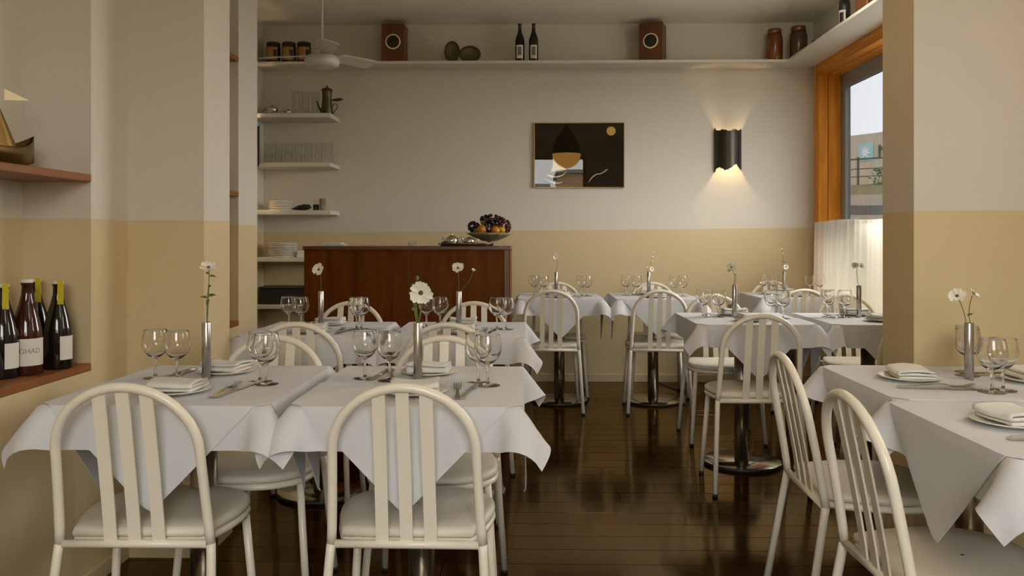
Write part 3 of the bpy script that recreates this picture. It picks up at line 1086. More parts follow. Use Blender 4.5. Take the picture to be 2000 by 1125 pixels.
def mesh_fork():
    b = MB()
    ys = [-0.105, -0.095, -0.05, 0.0, 0.030, 0.042, 0.055]
    zs = [0.004, 0.003, 0.006, 0.010, 0.007, 0.0035, 0.0025]
    ws = [0.008, 0.014, 0.0095, 0.006, 0.007, 0.016, 0.021]
    b.ribbon(list(zip([0] * 7, ys, zs)), ws, 0.0018)
    for k in range(4):
        x = -0.0086 + k * 0.00573
        b.ribbon([(x, 0.055, 0.0025), (x, 0.075, 0.003), (x, 0.092, 0.0065), (x, 0.102, 0.0095)], [0.0038, 0.0034, 0.003, 0.0015], 0.0016)
    return b.mesh('fork', M['steel'])
def mesh_knife():
    b = MB()
    ys = [-0.108, -0.100, -0.05, 0.0, 0.008]
    b.ribbon([(0, y_, 0.0005) for y_ in ys], [0.009, 0.0155, 0.0135, 0.011, 0.009], 0.0055)
    ys = [0.008, 0.02, 0.06, 0.09, 0.103, 0.110]
    b.ribbon([(0.001 * i, y_, 0.002) for i, y_ in enumerate(ys)], [0.009, 0.017, 0.019, 0.016, 0.010, 0.002], 0.0016)
    return b.mesh('table_knife', M['steel'])
def mesh_glass():
    out = [(0.0001, 0.0), (0.032, 0.0), (0.034, 0.0001), (0.0345, 0.0008), (0.034, 0.0013), (0.032, 0.0015), (0.020, 0.003), (0.006, 0.0055), (0.0038, 0.012), (0.0035, 0.050), (0.006, 0.058),
           (0.020, 0.066), (0.031, 0.078), (0.0375, 0.094), (0.0385, 0.105), (0.0365, 0.122), (0.0330, 0.1400), (0.03255, 0.1418), (0.0324, 0.142)]
    inn = [(0.0320, 0.142), (0.03185, 0.1418), (0.0322, 0.1400), (0.0357, 0.122), (0.0377, 0.105), (0.0367, 0.094), (0.030, 0.079), (0.019, 0.0675), (0.0001, 0.0615)]
    return MB().lathe(out + inn, 26).mesh('wine_glass', M['wine_glass'])
def mesh_vase():
    return MB().lathe([(0.0001, 0.0), (0.0125, 0.0), (0.0130, 0.001), (0.0130, 0.166), (0.0125, 0.167), (0.0118, 0.166), (0.0118, 0.03), (0.0001, 0.03)], 24).mesh('bud_vase', M['chrome'])
ME = dict(plate=mesh_plate(), fork=mesh_fork(), knife=mesh_knife(), glass=mesh_glass(), vase=mesh_vase())
NAPS = [mesh_napkin(i) for i in range(3)]

def petal_mesh(r, wd, cup, notch=0.1):
    vs, fs = [], []
    nu, nv = 6, 4
    for i in range(nu + 1):
        t = i / nu
        ww = wd * (0.25 + 0.75 * math.sin(min(1, t * 1.25) * PI / 2)) * (1 if t < 0.85 else 1 - (t - 0.85) * 1.9)
        for j in range(nv + 1):
            s_ = j / nv * 2 - 1
            x = r * t * (1 - notch * (1 - abs(s_)) * (t > 0.95)) - 0.06 * r * s_ * s_ * t
            vs.append((x, s_ * ww, cup * r * (t ** 2) * 0.5 + 0.12 * r * s_ * s_ * t))
    for i in range(nu):
        for j in range(nv):
            a = i * (nv + 1) + j
            fs.append((a, a + 1, a + nv + 2, a + nv + 1))
    return vs, fs

def blossom(parent, pos, r, face, n=8, split=True, cup=0.3):
    """flower head at pos, looking along face"""
    z = Vector(face).normalized()
    x = z.orthogonal().normalized()
    mt = Matrix((x, z.cross(x), z)).transposed().to_4x4()
    mt.translation = Vector(pos)
    head = MB().ball((0, 0, 0.002), r * 0.20, 10, 6, (1, 1, 0.7)).xform(mt).build('flower_head', M['flower_eye'], parent)
    vs, fs = petal_mesh(r, r * 2.6 / n, cup)
    allp = MB()
    if split:
        pm = MB().add(vs, fs, True).mesh('petal', M['petal'])
    for k in range(n):
        rot = Matrix.Rotation(2 * PI * k / n + random.uniform(-.12, .12), 4, 'Z') @ Matrix.Rotation(random.uniform(-.22, .12), 4, 'Y') @ Matrix.Scale(random.uniform(0.9, 1.08), 4)
        off = Matrix.Translation((0, 0, 0.001 * (k % 2)))
        full = mt @ off @ rot
        if split:
            o = link('petal', pm, head)
            o.matrix_local = full
        else:
            tmp = MB().add(vs, fs, True).xform(full)
            allp.add(tmp.v, tmp.f, True)
    if not split:
        allp.build('petals', M['petal'], parent)

def leaf_blade(b, p, d, L, wd):
    d = Vector(d).normalized()
    p = Vector(p)
    s_ = d.cross(Vector((0.2, -1, 0.3))).normalized()
    vs = []
    for t, ww in ((0, .1), (.3, 1), (.65, .7), (1, .02)):
        c = p + d * (L * t) + Vector((0, 0, -L * 0.5 * t * t))
        vs += [c - s_ * wd * ww, c + s_ * wd * ww]
    b.add(vs, [(0, 1, 3, 2), (2, 3, 5, 4), (4, 5, 7, 6)], True)

TOWARD = lambda x, y: (-x * 0.8, -y, -0.35 + 0.35)
def flower(loc, spec, label):
    o = thing('cut_flower', label, 'flower', loc, 0, 'cut flowers in the bud vases')
    b = MB()
    for st in spec.get('stems', []):
        base = Vector((random.uniform(-.003, .003), random.uniform(-.003, .003), 0.032))
        tip = Vector((st[0], st[1], 0.167 + st[2]))
        exitp = Vector((max(-.008, min(.008, st[0] * 0.3)), max(-.008, min(.008, st[1] * .3)), 0.167))
        mid = exitp.lerp(tip, 0.55) + Vector((st[3] if len(st) > 3 else 0.004, 0, 0))
        pts = [base, base.lerp(exitp, 0.5), exitp]
        for k in range(1, 6):
            t = k / 5
            pts.append(exitp * (1 - t) ** 2 + mid * 2 * t * (1 - t) + tip * t * t)
        s1 = MB().tube(pts, 0.0013 * spec.get('thick', 1), 6)
        b.add(s1.v, s1.f, True)
    b.build('stem', M['stem'], o)
    if spec.get('leaves'):
        lb_ = MB()
        for (p, d, L, wd) in spec['leaves']:
            leaf_blade(lb_, (p[0], p[1], 0.167 + p[2]), d, L, wd)
        lb_.build('leaf', M['leaf'], o)
    for (p, r, face, n, split) in spec.get('heads', []):
        blossom(o, (p[0], p[1], 0.167 + p[2]), r, face, n, split)
    for (p, r) in spec.get('buds', []):
        MB().ball((p[0], p[1], 0.167 + p[2]), r, 8, 6, (0.8, 0.8, 1.1)).build('bud', M['stem'], o)
    for (p, r) in spec.get('wbuds', []):
        MB().ball((p[0], p[1], 0.167 + p[2]), r, 8, 6, (0.9, 0.9, 1.0)).build('white_bud', M['petal'], o)
    return o

FLOWERS = [
    (dict(stems=[(0.008, 0, 0.155, 0.003), (0.006, 0.0, 0.10, -0.004)],
          leaves=[((0.004, 0, 0.07), (-1, 0, 0.7), 0.032, 0.0045), ((0.006, 0, 0.075), (1, -.2, 0.8), 0.034, 0.005), ((0.005, 0, 0.10), (0.6, -.4, 1), 0.028, 0.004),
                  ((0.008, 0, 0.135), (1, 0, 0.4), 0.026, 0.004), ((0.006, 0, 0.068), (0.2, -1, -0.2), 0.03, 0.005), ((0.007, 0, 0.14), (-0.3, -.4, .8), 0.02, 0.004), ((0.005, 0, 0.075), (0.7, 0, 1.2), 0.02, 0.003)],
          heads=[((0.006, 0, 0.16), 0.026, (0.2, -0.5, 0.9), 8, True)]), 'faded white flower with spiky green leaves, front table by the left wall'),
    (dict(thick=1.8, stems=[(0.010, -0.006, 0.085, 0.006), (-0.002, 0.004, 0.125, -0.01), (-0.012, 0, 0.10, -0.006)],
          leaves=[((-0.004, 0, 0.03), (-0.5, -.2, 1), 0.035, 0.006), ((-0.006, 0, 0.06), (-0.7, 0, 1), 0.03, 0.005)],
          heads=[((0.010, -0.010, 0.088), 0.037, (0.1, -1, -0.05), 9, True)], buds=[((-0.002, 0.004, 0.13), 0.007), ((-0.014, 0, 0.108), 0.007)]), 'large open white flower with brown eye, front table beside the aisle'),
    (dict(stems=[(-0.006, 0, 0.095, 0.008)], heads=[((-0.008, -0.006, 0.10), 0.031, (-0.35, -1, 0.25), 9, True)]), 'round white flower on a thin stem, second-row table by the left wall'),
    (dict(stems=[(-0.004, 0, 0.10, 0.004), (0.066, 0, 0.095, 0.02)], heads=[((-0.004, -0.004, 0.107), 0.031, (-0.1, -1, 0.75), 9, True), ((0.067, 0, 0.098), 0.011, (0.4, -.6, 0.9), 6, False)],
          leaves=[((0.02, 0, 0.05), (0.3, -.2, 1), 0.02, 0.003)]), 'white flower with a second bud on a bent stem, before the bar'),
    (dict(stems=[(-0.006, 0, 0.125, 0.022)], heads=[((-0.006, 0, 0.105), 0.017, (0.1, -1, 0.3), 6, False)], wbuds=[((-0.008, 0, 0.132), 0.005), ((0.0, 0, 0.12), 0.006)]), 'small white blossom on a curved stem, back table right of the bar'),
    (dict(stems=[(0.034, 0, 0.135, -0.006), (0.02, 0, 0.02, 0.0), (-0.014, 0, 0.03, 0)], heads=[((0.022, -0.004, 0.022), 0.020, (0.2, -1, 0.1), 7, False)],
          wbuds=[((0.034, 0, 0.138), 0.005), ((0.028, 0, 0.11), 0.006), ((0.02, 0, 0.08), 0.006), ((-0.014, 0, 0.032), 0.006)]), 'white blossom with a tall budding sprig, back table between picture and sconce'),
    (dict(stems=[(-0.014, 0, 0.085, 0.02), (0.004, 0, 0.06, 0.01)], heads=[((-0.016, 0, 0.092), 0.027, (-0.4, -0.8, 0.6), 8, True), ((-0.022, 0.004, 0.085), 0.02, (-1, -0.3, 0.2), 6, False)],
          leaves=[((0.002, 0, 0.05), (0.5, 0, 1), 0.02, 0.003)]), 'drooping white flower on the middle table beside the aisle'),
    (dict(stems=[(-0.012, 0, 0.095, -0.004)], heads=[((-0.02, 0, 0.10), 0.02, (-0.3, -0.8, 0.6), 7, False), ((0.008, 0, 0.098), 0.018, (0.5, -0.8, 0.3), 7, False)]), 'pale white flower against the curtain, middle table by the window'),
    (dict(stems=[(-0.018, 0, 0.16, 0.01), (0.008, 0, 0.03, 0)], heads=[((0.010, -0.004, 0.033), 0.022, (0.1, -1, 0.2), 7, False)],
          wbuds=[((-0.018, 0, 0.163), 0.006), ((-0.010, 0, 0.13), 0.005)], leaves=[((-0.004, 0, 0.065), (0.8, 0, 0.6), 0.025, 0.003), ((-0.006, 0, 0.07), (-1, 0, 0.3), 0.02, 0.003)]), 'white flower with a tall sprig, corner table by the curtain'),
    (dict(stems=[(-0.032, 0, 0.075, 0.006), (0.010, 0, 0.08, -0.012)], heads=[((-0.036, -0.004, 0.078), 0.026, (-0.5, -0.7, 0.6), 8, True), ((0.012, 0, 0.085), 0.022, (0.7, -0.5, 0.6), 7, True)],
          leaves=[((-0.006, 0, 0.02), (0.8, -0.3, 0.9), 0.028, 0.004)]), 'pair of long-stemmed white flowers on the right table before the pillar'),
]

for ti, (tx, ty, th_, ph_) in enumerate(TB):
    o = table0 if ti == len(TB) - 1 else copy_tree(table0)
    o.location = (tx, ty, 0)
    o.rotation_euler = (0, 0, th_)
    tag(o, 'white-topped table on a round steel pedestal, ' + ph_, 'table', 'pedestal tables')
    under, over = DRAPES[ti % 2]
    flip = 0
    cloth_obj('tablecloth', under, (tx, ty, TH), th_, 'white square tablecloth with pointed corners, ' + ph_, 'tablecloth', 'white square tablecloths', 0.0012)
    cloth_obj('top_cloth', over, (tx, ty, TH), th_, 'white overlay cloth hanging in a triangle, ' + ph_, 'tablecloth', 'triangular overlay cloths', 0.0022)
    Mt = Matrix.Translation((tx, ty, 0)) @ Matrix.Rotation(th_, 4, 'Z')
    sides = ('near', 'far') if th_ == 0 else ('left', 'right')
    rr = random.Random(ti * 17 + 3)
    jit = lambda a: rr.uniform(-a, a)
    for si, sd in enumerate(sides):
        if ti == 10 and si == 1:
            continue
        Ms = Mt @ Matrix.Rotation(PI * si, 4, 'Z')
        zt = TH + (0.0062 if si == 0 else 0.0022)
        def put(key, name, x, y, a, label, cat, group, me=None, dz=0.0):
            p = Ms @ Vector((x, y, 0))
            q = link(name, me or ME[key], None, (p.x, p.y, zt + dz), (0, 0, th_ + PI * si + a))
            return tag(q, label, cat, group)
        pxo, pyo = jit(0.008), -0.175 + jit(0.008)
        put('plate', 'side_plate', pxo, pyo, 0, f'round white side plate at the {sd} setting, {ph_}', 'plate', 'side plates')
        put('nap', 'folded_napkin', pxo, pyo, jit(0.25), f'folded white napkin on the {sd} plate, {ph_}', 'napkin', 'folded napkins', me=NAPS[(ti + si) % 3], dz=0.0115)
        put('fork', 'fork', 0.112 + jit(.004), -0.14 + jit(.01), 0.06 + jit(.08), f'steel fork at the {sd} setting, {ph_}', 'fork', 'forks', dz=-0.002)
        put('knife', 'table_knife', 0.143 + jit(.004), -0.15 + jit(.01), -0.12 + jit(.06), f'steel table knife at the {sd} setting, {ph_}', 'knife', 'table knives')
        if ti == 10:
            continue
        gl = ((0.195, -0.045), (0.155, 0.018)) if si == 0 else ((0.175, -0.085), (0.105, -0.052))
        put('glass', 'wine_glass', gl[0][0] + jit(.006), gl[0][1] + jit(.006), 0, f'wine glass farther from the vase, {sd} setting, {ph_}', 'wine glass', 'wine glasses', dz=0.0002 if si else 0)
        put('glass', 'wine_glass', gl[1][0] + jit(.006), gl[1][1] + jit(.006), 0, f'wine glass nearer the vase, {sd} setting, {ph_}', 'wine glass', 'wine glasses', dz=-0.003 if si == 0 else 0.0)
    if ti < 10:
        p = Mt @ Vector((-0.02 if th_ == 0 else -0.02, 0.07 if th_ == 0 else 0.01, 0))
        tag(link('bud_vase', ME['vase'], None, (p.x, p.y, TH + 0.0025)), 'slim chrome cylinder vase, ' + ph_, 'vase', 'chrome bud vases')
        spec, lb = FLOWERS[ti]
        flower((p.x, p.y, TH + 0.0025), spec, lb)

# ================================================================== BACK WALL
# picture
pic = thing('framed_picture', 'dark glazed picture of a golden ship in a thin gold frame', 'picture', (0.39, YB, 1.815))
pw, phh = 0.355, 0.255
MB().box(-pw, pw, -0.016, -0.001, -phh, phh).build('backing', simple('picture_ground', (0.020, 0.014, 0.006), 0.9, spec=0.0), pic)
fr = 0.006
MB().rbox(-pw - fr, pw + fr, -0.024, 0, phh, phh + fr, 0.001, 1).build('frame_rail', M['brass'], pic)
MB().rbox(-pw - fr, pw + fr, -0.024, 0, -phh - fr, -phh, 0.001, 1).build('frame_rail', M['brass'], pic)
MB().rbox(-pw - fr, -pw, -0.024, 0, -phh, phh, 0.001, 1).build('frame_rail', M['brass'], pic)
MB().rbox(pw, pw + fr, -0.024, 0, -phh, phh, 0.001, 1).build('frame_rail', M['brass'], pic)
PXm = lambda px: (px - 1134.5) / 243.0
PZm = lambda py: (304 - py) / 243.0
moon = [(PXm(1196.5) + 0.036 * math.cos(a), PZm(257) + 0.036 * math.sin(a)) for a in np.linspace(0, 2 * PI, 28)[:-1]]
MB().prism(moon, -0.0175, -0.0165, 'Y').build('golden_moon', M['gold'], pic)
def strip(pts, ws):
    b = MB()
    vs, fs = [], []
    for i, (p, w_) in enumerate(zip(pts, ws)):
        a, c = pts[max(i - 1, 0)], pts[min(i + 1, len(pts) - 1)]
        tx, tz = c[0] - a[0], c[1] - a[1]
        l = math.hypot(tx, tz)
        nx, nz = -tz / l * w_, tx / l * w_
        vs += [(p[0] - nx, -0.0172, p[1] - nz), (p[0] + nx, -0.0172, p[1] + nz)]
    for i in range(len(pts) - 1):
        fs.append((2 * i, 2 * i + 2, 2 * i + 3, 2 * i + 1))
    return b.add(vs, fs)
wv = [(1153, 357), (1157, 350), (1162, 345), (1168, 341), (1176, 340), (1182, 337), (1187, 333), (1190, 331)]
strip([(PXm(a), PZm(c)) for a, c in wv], [0.001, .003, .0035, .003, .003, .003, .0035, .0015]).build('golden_wave', M['pale_gold'], pic)
wv = [(1066, 351), (1072, 352), (1080, 356), (1088, 358), (1096, 358), (1102, 356)]
strip([(PXm(a), PZm(c)) for a, c in wv], [0.001, .0025, .004, .004, .003, .001]).build('golden_wave', M['pale_gold'], pic)
hull = [(1071, 340), (1078, 343), (1090, 345), (1102, 342), (1110, 336), (1104, 343), (1094, 347), (1083, 347), (1075, 345)]
MB().prism([(PXm(a), PZm(c)) for a, c in hull][::-1], -0.0178, -0.0165, 'Y').build('golden_hull', M['pale_gold'], pic)
sail = [(1079, 336), (1083, 326), (1084, 309), (1088, 316), (1095, 322), (1104, 328), (1110, 332), (1098, 335)]
MB().prism([(PXm(a), PZm(c)) for a, c in sail][::-1], -0.0178, -0.0165, 'Y').build('golden_sail', M['pale_gold'], pic)
MB().box(-pw, pw, -0.0215, -0.0195, -phh, phh).build('glazing', thin_glass('picture_glazing', (0.96, 0.96, 0.95), 1.33, 0.0), pic)

# sconces
def sconce(loc, rz, label):
    t = thing('wall_sconce', label, 'wall lamp', loc, rz, 'dark half-cylinder wall sconces')
    rng = random.Random(5)
    n = 48
    R0 = 0.108
    zt = [0.165 + 0.006 * math.sin(i * 0.5) + rng.uniform(-.004, .004) + (0.012 if i in (2, 3, 44, 45) else 0) - 0.010 * math.sin(PI * i / n) for i in range(n + 1)]
    zb = [-0.150 - 0.010 * math.cos(i * 0.31) + rng.uniform(-.006, .006) + 0.022 * math.exp(-((i - 30) / 5) ** 2) - (0.014 if i < 5 or i > 43 else 0) for i in range(n + 1)]
    for nm, rad, mt in (('shade', R0, M['bronze']), ('liner', R0 - 0.003, M['brass'])):
        vs, fs = [], []
        for i in range(n + 1):
            a = PI * i / n
            x, y_ = -rad * math.cos(a), -rad * math.sin(a) * 0.92
            for k in range(5):
                vs.append((x, y_ - 0.0005, zb[i] + (zt[i] - zb[i]) * k / 4))
        for i in range(n):
            for k in range(4):
                f = (i * 5 + k, (i + 1) * 5 + k, (i + 1) * 5 + k + 1, i * 5 + k + 1)
                fs.append(f)
        MB().add(vs, fs, True).build(nm, mt, t)
    MB().rbox(-0.03, 0.03, -0.012, 0, -0.06, 0.06, 0.003, 1).build('wall_plate', M['bronze'], t)
    MB().tube([(0, -0.012, 0.0), (0, -0.05, 0.0), (0, -0.05, 0.02)], 0.008, 8).build('lamp_holder', M['bronze'], t)
    MB().ball((0, -0.05, 0.045), 0.022, 12, 8).build('bulb', M['bulb'], t)
    l = bpy.data.lights.new('sconce_light', 'POINT')
    l.energy = 9.0
    l.color = (1.0, 0.66, 0.32)
    l.shadow_soft_size = 0.024
    lo = bpy.data.objects.new('sconce_light', l)
    C.objects.link(lo)
    lo.parent = t
    lo.location = (0, -0.05, -0.005)
sconce((1.576, YB, 1.85), 0, 'dark metal wall sconce with torn edges, right of the picture')
sconce((XLF, 6.325, 1.85), PI / 2, 'dark metal wall sconce on the left wall, half hidden by the pier')

# pendant lamp hanging between the tables (seen mirrored in the picture glass)
pe = thing('pendant_lamp', 'black cone pendant lamp with amber glass underside, mirrored in the picture', 'pendant lamp', (0.457, 2.8, 2.215))
MB().lathe([(0.183, 0.0), (0.172, 0.09), (0.12, 0.21), (0.05, 0.30), (0.018, 0.345), (0.012, 0.36), (0.0001, 0.362)], 32).build('shade', M['black'], pe)
MB().lathe([(0.0001, -0.182)] + [(0.181 * math.cos(a), 0.181 * math.sin(a)) for a in np.linspace(-PI / 2 + 0.12, -0.005, 12)], 32).build('amber_bowl', M['amber'], pe)
MB().tube([(0, 0, 0.36), (0, 0, ZC - 2.215)], 0.004, 8).build('cord', M['black'], pe)

# added opal fill lamps, out of view on the ceiling, to brighten the room
for (x, y_, lb) in ((1.75, 1.3, 'added opal fill lamp above the right tables'), (1.85, 0.2, 'added opal fill lamp nearest the shop window'),
                    (1.70, 5.0, 'added opal fill lamp above the middle tables')):
    t = thing('added_fill_lamp', lb, 'ceiling lamp', (x, y_, ZC), 0, 'added opal fill lamps')
    MB().lathe([(0.0001, 0.0), (0.07, 0.0), (0.07, -0.03), (0.05, -0.035), (0.0001, -0.036)], 24).build('ceiling_rose', M['brass'], t)
    MB().ball((0, 0, -0.15), 0.12, 24, 14).build('fill_globe', M['opal'], t)

# ================================================================== CEILING FAN
fan = thing('ceiling_fan', 'white ceiling fan on a thin rod in front of the bar corner', 'ceiling fan', (-1.247, 5.0, 2.17))
MB().tube([(0, 0, 0.17), (0, 0, ZC - 2.17)], 0.0075, 10).build('down_rod', M['fan'], fan)
MB().lathe([(0.04, ZC - 2.17), (0.045, ZC - 2.20), (0.02, ZC - 2.235), (0.0076, ZC - 2.24)], 20).build('ceiling_cup', M['fan'], fan)
MB().lathe([(0.0001, 0.172), (0.033, 0.170), (0.037, 0.160), (0.040, 0.09), (0.040, 0.07)], 24).build('motor_housing', M['fan'], fan)
MB().lathe([(0.04, 0.088), (0.085, 0.072), (0.100, 0.055), (0.104, 0.038), (0.098, 0.018), (0.07, 0.004), (0.0001, 0.0)], 32).build('hub_disc', M['fan'], fan)
for k in range(3):
    a = math.radians(-70 + 120 * k)
    b = MB().ribbon([(0, 0.02, -0.002), (0, 0.09, -0.002), (0, 0.12, -0.002), (0, 0.37, -0.002), (0, 0.385, -0.002)], [0.03, 0.04, 0.105, 0.115, 0.10], 0.005)
    b.xform(Matrix.Translation((0, 0, 0.078)) @ Matrix.Rotation(a - PI / 2, 4, 'Z') @ Matrix.Rotation(math.radians(-15), 4, 'Y'))
    b.build('blade', M['fan'], fan)

# ================================================================== HIGH SHELF THINGS
def speaker(loc, rz, label):
    t = thing('wooden_speaker', label, 'speaker', loc, rz, 'wooden speakers on the high shelf')
    MB().rbox(-0.092, 0.092, 0, 0.16, 0, 0.302, 0.004, 1).build('cabinet', M['speaker_wood'], t)
    MB().lathe([(0.050, 0.0), (0.050, -0.006), (0.058, -0.006), (0.060, 0.0)], 32, (0, 0, 0.158), 'Y').build('driver_ring', M['pale_gold'], t)
    MB().lathe([(0.0001, -0.0045), (0.014, -0.004), (0.018, -0.0015), (0.042, -0.003), (0.050, -0.004)], 32, (0, 0, 0.158), 'Y').build('driver_cone', M['black'], t)
speaker((-1.075, 6.545, HZ), 0, 'brown wooden speaker with round driver, left half of the high shelf')
speaker((0.935, 6.56, HZ), -0.34, 'brown wooden speaker with round driver, right half of the high shelf')
for i, (x, rx, rz_, tilt, lb) in enumerate(((-0.615, 0.062, 0.085, 0.0, 'upright dark oval stoneware dish leaning beside the broader one'), (-0.475, 0.086, 0.066, 0.0, 'broad dark oval stoneware dish between the upright one and the bottles'))):
    t = thing('stoneware_dish', lb, 'dish', (x, 6.585, HZ), 0, 'dark oval dishes on the high shelf')
    sc_ = Matrix.Translation((0, 0, rz_)) @ Matrix.Diagonal((rx, 1, rz_, 1))
    MB().lathe([(0.0001, 0.02), (0.7, 0.02), (1.0, 0.006), (1.0, -0.004), (0.88, -0.008), (0.75, 0.006)], 32, (0, 0, 0), 'Y').xform(sc_).build('rim', M['stoneware'], t)
    MB().lathe([(0.75, 0.006), (0.40, 0.010), (0.0001, 0.012)], 32, (0, 0, 0), 'Y').xform(sc_).build('well', M['pewter'], t)

BOT = [(0.0001, 0.0), (0.036, 0.0), (0.038, 0.004), (0.038, 0.165), (0.034, 0.19), (0.022, 0.222), (0.0145, 0.245), (0.0135, 0.29), (0.0155, 0.292), (0.0155, 0.304), (0.0001, 0.305)]
def arc_label(R, z0, z1, a0, a1, mat, parent, name='label', off=0.0006):
    vs, fs = [], []
    n = 12
    for i in range(n + 1):
        a = a0 + (a1 - a0) * i / n
        for z in (z0, z1):
            vs.append(((R + off) * math.cos(a), (R + off) * math.sin(a), z))
    for i in range(n):
        fs.append((2 * i, 2 * i + 2, 2 * i + 3, 2 * i + 1))
    return MB().add(vs, fs, True).build(name, mat, parent)
def bottle(loc, label, scale=1.0, prof=BOT, mat='bottle', group=None, lab=True):
    t = thing('wine_bottle', label, 'wine bottle', loc, 0, group)
    MB().lathe([(r * scale, z * scale) for r, z in prof], 28).build('glass_body', M[mat], t)
    return t
for x, lb in ((-0.083, 'dark wine bottle with pale label on the high shelf, left of the two'), (0.025, 'dark wine bottle with pale label on the high shelf, right of the two')):
    t = bottle((x, 6.57, HZ), lb, 0.98, group='wine bottles above the picture')
    A = -PI / 2
    arc_label(0.0373, 0.02, 0.125, A - 0.75, A + 0.75, M['paper'], t, 'label_paper')
    arc_label(0.0373, 0.045, 0.11, A - 0.4, A + 0.4, M['paper_grey'], t, 'label_print', 0.0012)
for i, (x, lb) in enumerate(((-2.028, 'squat jar with amber label, leftmost of the three on the high shelf'), (-1.905, 'squat jar with amber label, middle of the three on the high shelf'), (-1.785, 'squat jar with amber label, rightmost of the three, behind the fan'))):
    t = thing('preserve_jar', lb, 'jar', (x, 6.585, HZ), 0.1 * i, 'three labelled jars left of the fan')
    MB().lathe([(0.0001, 0), (0.052, 0), (0.055, 0.004), (0.055, 0.125), (0.050, 0.135), (0.046, 0.138), (0.0001, 0.139)], 24).build('jar_body', M['pickle_dark'], t)
    MB().lathe([(0.052, 0.139), (0.053, 0.141), (0.053, 0.158), (0.050, 0.161), (0.0001, 0.161)], 24).build('lid', M['bronze'], t)
    arc_label(0.055, 0.02, 0.118, -PI / 2 - 1.0, -PI / 2 + 0.85, M['jar_label'], t, 'label_paper')
    arc_label(0.055, 0.05, 0.10, -PI / 2 + 0.25, -PI / 2 + 0.8, M['black'], t, 'label_print', 0.0012)
for i, (x, y_, mt, lb, s_) in enumerate(((1.90, 6.58, 'pickle', 'tall jar of orange preserves with copper lid in the shelf corner', 1.0), (2.06, 6.50, 'pickle_dark', 'tall jar of dark preserves with copper lid, right in the shelf corner', 1.06))):
    t = thing('preserve_jar', lb, 'jar', (x, y_, HZ), 0, 'tall preserve jars in the shelf corner')
    MB().lathe([(0.0001, 0), (0.058 * s_, 0), (0.062 * s_, 0.006), (0.062 * s_, 0.17), (0.056 * s_, 0.195), (0.050 * s_, 0.205), (0.0001, 0.206)], 24).build('jar_body', M[mt], t)
    MB().lathe([(0.050 * s_, 0.206), (0.053 * s_, 0.208), (0.053 * s_, 0.238), (0.048 * s_, 0.246), (0.0001, 0.247)], 24).build('lid', M['copper_lid'], t)
t = thing('stone_bowl', 'small dark bowl with a pale shell on the shelf above the window', 'bowl', (2.13, 6.22, HZ))
MB().lathe([(0.0001, 0), (0.03, 0), (0.055, 0.03), (0.062, 0.07), (0.056, 0.068), (0.04, 0.03), (0.0001, 0.02)], 20).build('bowl_body', M['black'], t)
MB().ball((-0.01, -0.01, 0.055), 0.03, 10, 6, (1, 0.7, 0.6)).build('shell', M['porcelain'], t)
t = bottle((2.085, 5.62, HZ), 'dark wine bottle with white framed label on the shelf above the window', 1.0)
arc_label(0.038, 0.03, 0.13, -PI / 2 - 1.5, -PI / 2 - 0.2, M['paper'], t, 'label_paper')
arc_label(0.038, 0.045, 0.115, -PI / 2 - 1.3, -PI / 2 - 0.5, M['black'], t, 'label_print', 0.0012)
t = thing('wooden_box', 'reddish wooden box on the shelf above the window, cut by the frame', 'box', (2.10, 5.20, HZ))
MB().rbox(-0.07, 0.07, -0.09, 0.09, 0, 0.15, 0.003, 1).build('body', M['speaker_wood'], t)
MB().rbox(-0.074, 0.074, -0.094, 0.094, 0.151, 0.17, 0.003, 1).build('lid', M['speaker_wood'], t)

# ================================================================== BAR CORNER SHELF THINGS
SZ = [z_ + 0.0173 for z_, _ in SH]
SY = 6.56
def silver_bowl(x, s_, label):
    t = thing('sugar_bowl', label, 'sugar bowl', (x, SY, SZ[0]), 0, 'silver pots on the top corner shelf')
    MB().lathe([(r * s_, z * s_) for r, z in ((0.0001, 0), (0.06, 0), (0.062, 0.006), (0.045, 0.012), (0.043, 0.045), (0.046, 0.05), (0.0001, 0.05))], 22).build('body', M['silver'], t)
    MB().lathe([(r * s_, z * s_) for r, z in ((0.046, 0.0505), (0.044, 0.056), (0.012, 0.062), (0.006, 0.066), (0.009, 0.078), (0.0001, 0.082))], 22).build('lid', M['silver'], t)
    MB().tube([(-0.042 * s_, 0, 0.04 * s_), (-0.068 * s_, 0, 0.055 * s_), (-0.075 * s_, 0, 0.035 * s_), (-0.06 * s_, 0, 0.012 * s_)], 0.003, 6).build('handle', M['silver'], t)
silver_bowl(-2.03, 1.0, 'lidded silver sugar bowl at the left end of the top corner shelf')
silver_bowl(-1.905, 0.62, 'tiny lidded silver bowl beside the larger sugar bowl on the shelf')
tall = MB().lathe([(0.0001, 0), (0.024, 0), (0.026, 0.002), (0.032, 0.19), (0.031, 0.19), (0.0245, 0.008), (0.0001, 0.008)], 22).mesh('tall_glass', M['glass'])
for x, lb in ((-1.845, 'tall clear glass on the top corner shelf, leftmost of three'), (-1.770, 'tall clear glass on the top corner shelf, middle of three'), (-1.695, 'tall clear glass beside the old coffee pot on the top shelf')):
    tag(link('tall_glass', tall, None, (x, SY + 0.02, SZ[0])), lb, 'glass', 'tall glasses on the top corner shelf')
t = thing('coffee_pot', 'tarnished metal coffee pot with spout and crown-like rim on the top shelf', 'coffee pot', (-1.590, SY - 0.03, SZ[0]))
MB().lathe([(0.0001, 0), (0.046, 0), (0.047, 0.005), (0.040, 0.07), (0.036, 0.13), (0.038, 0.17), (0.046, 0.195), (0.042, 0.195), (0.034, 0.172), (0.0001, 0.17)], 24, scallop=None).build('body', M['pewter'], t)
MB().lathe([(0.040, 0.1965), (0.030, 0.205), (0.012, 0.209), (0.006, 0.213), (0.009, 0.222), (0.0001, 0.228)], 20).build('lid', M['pewter'], t)
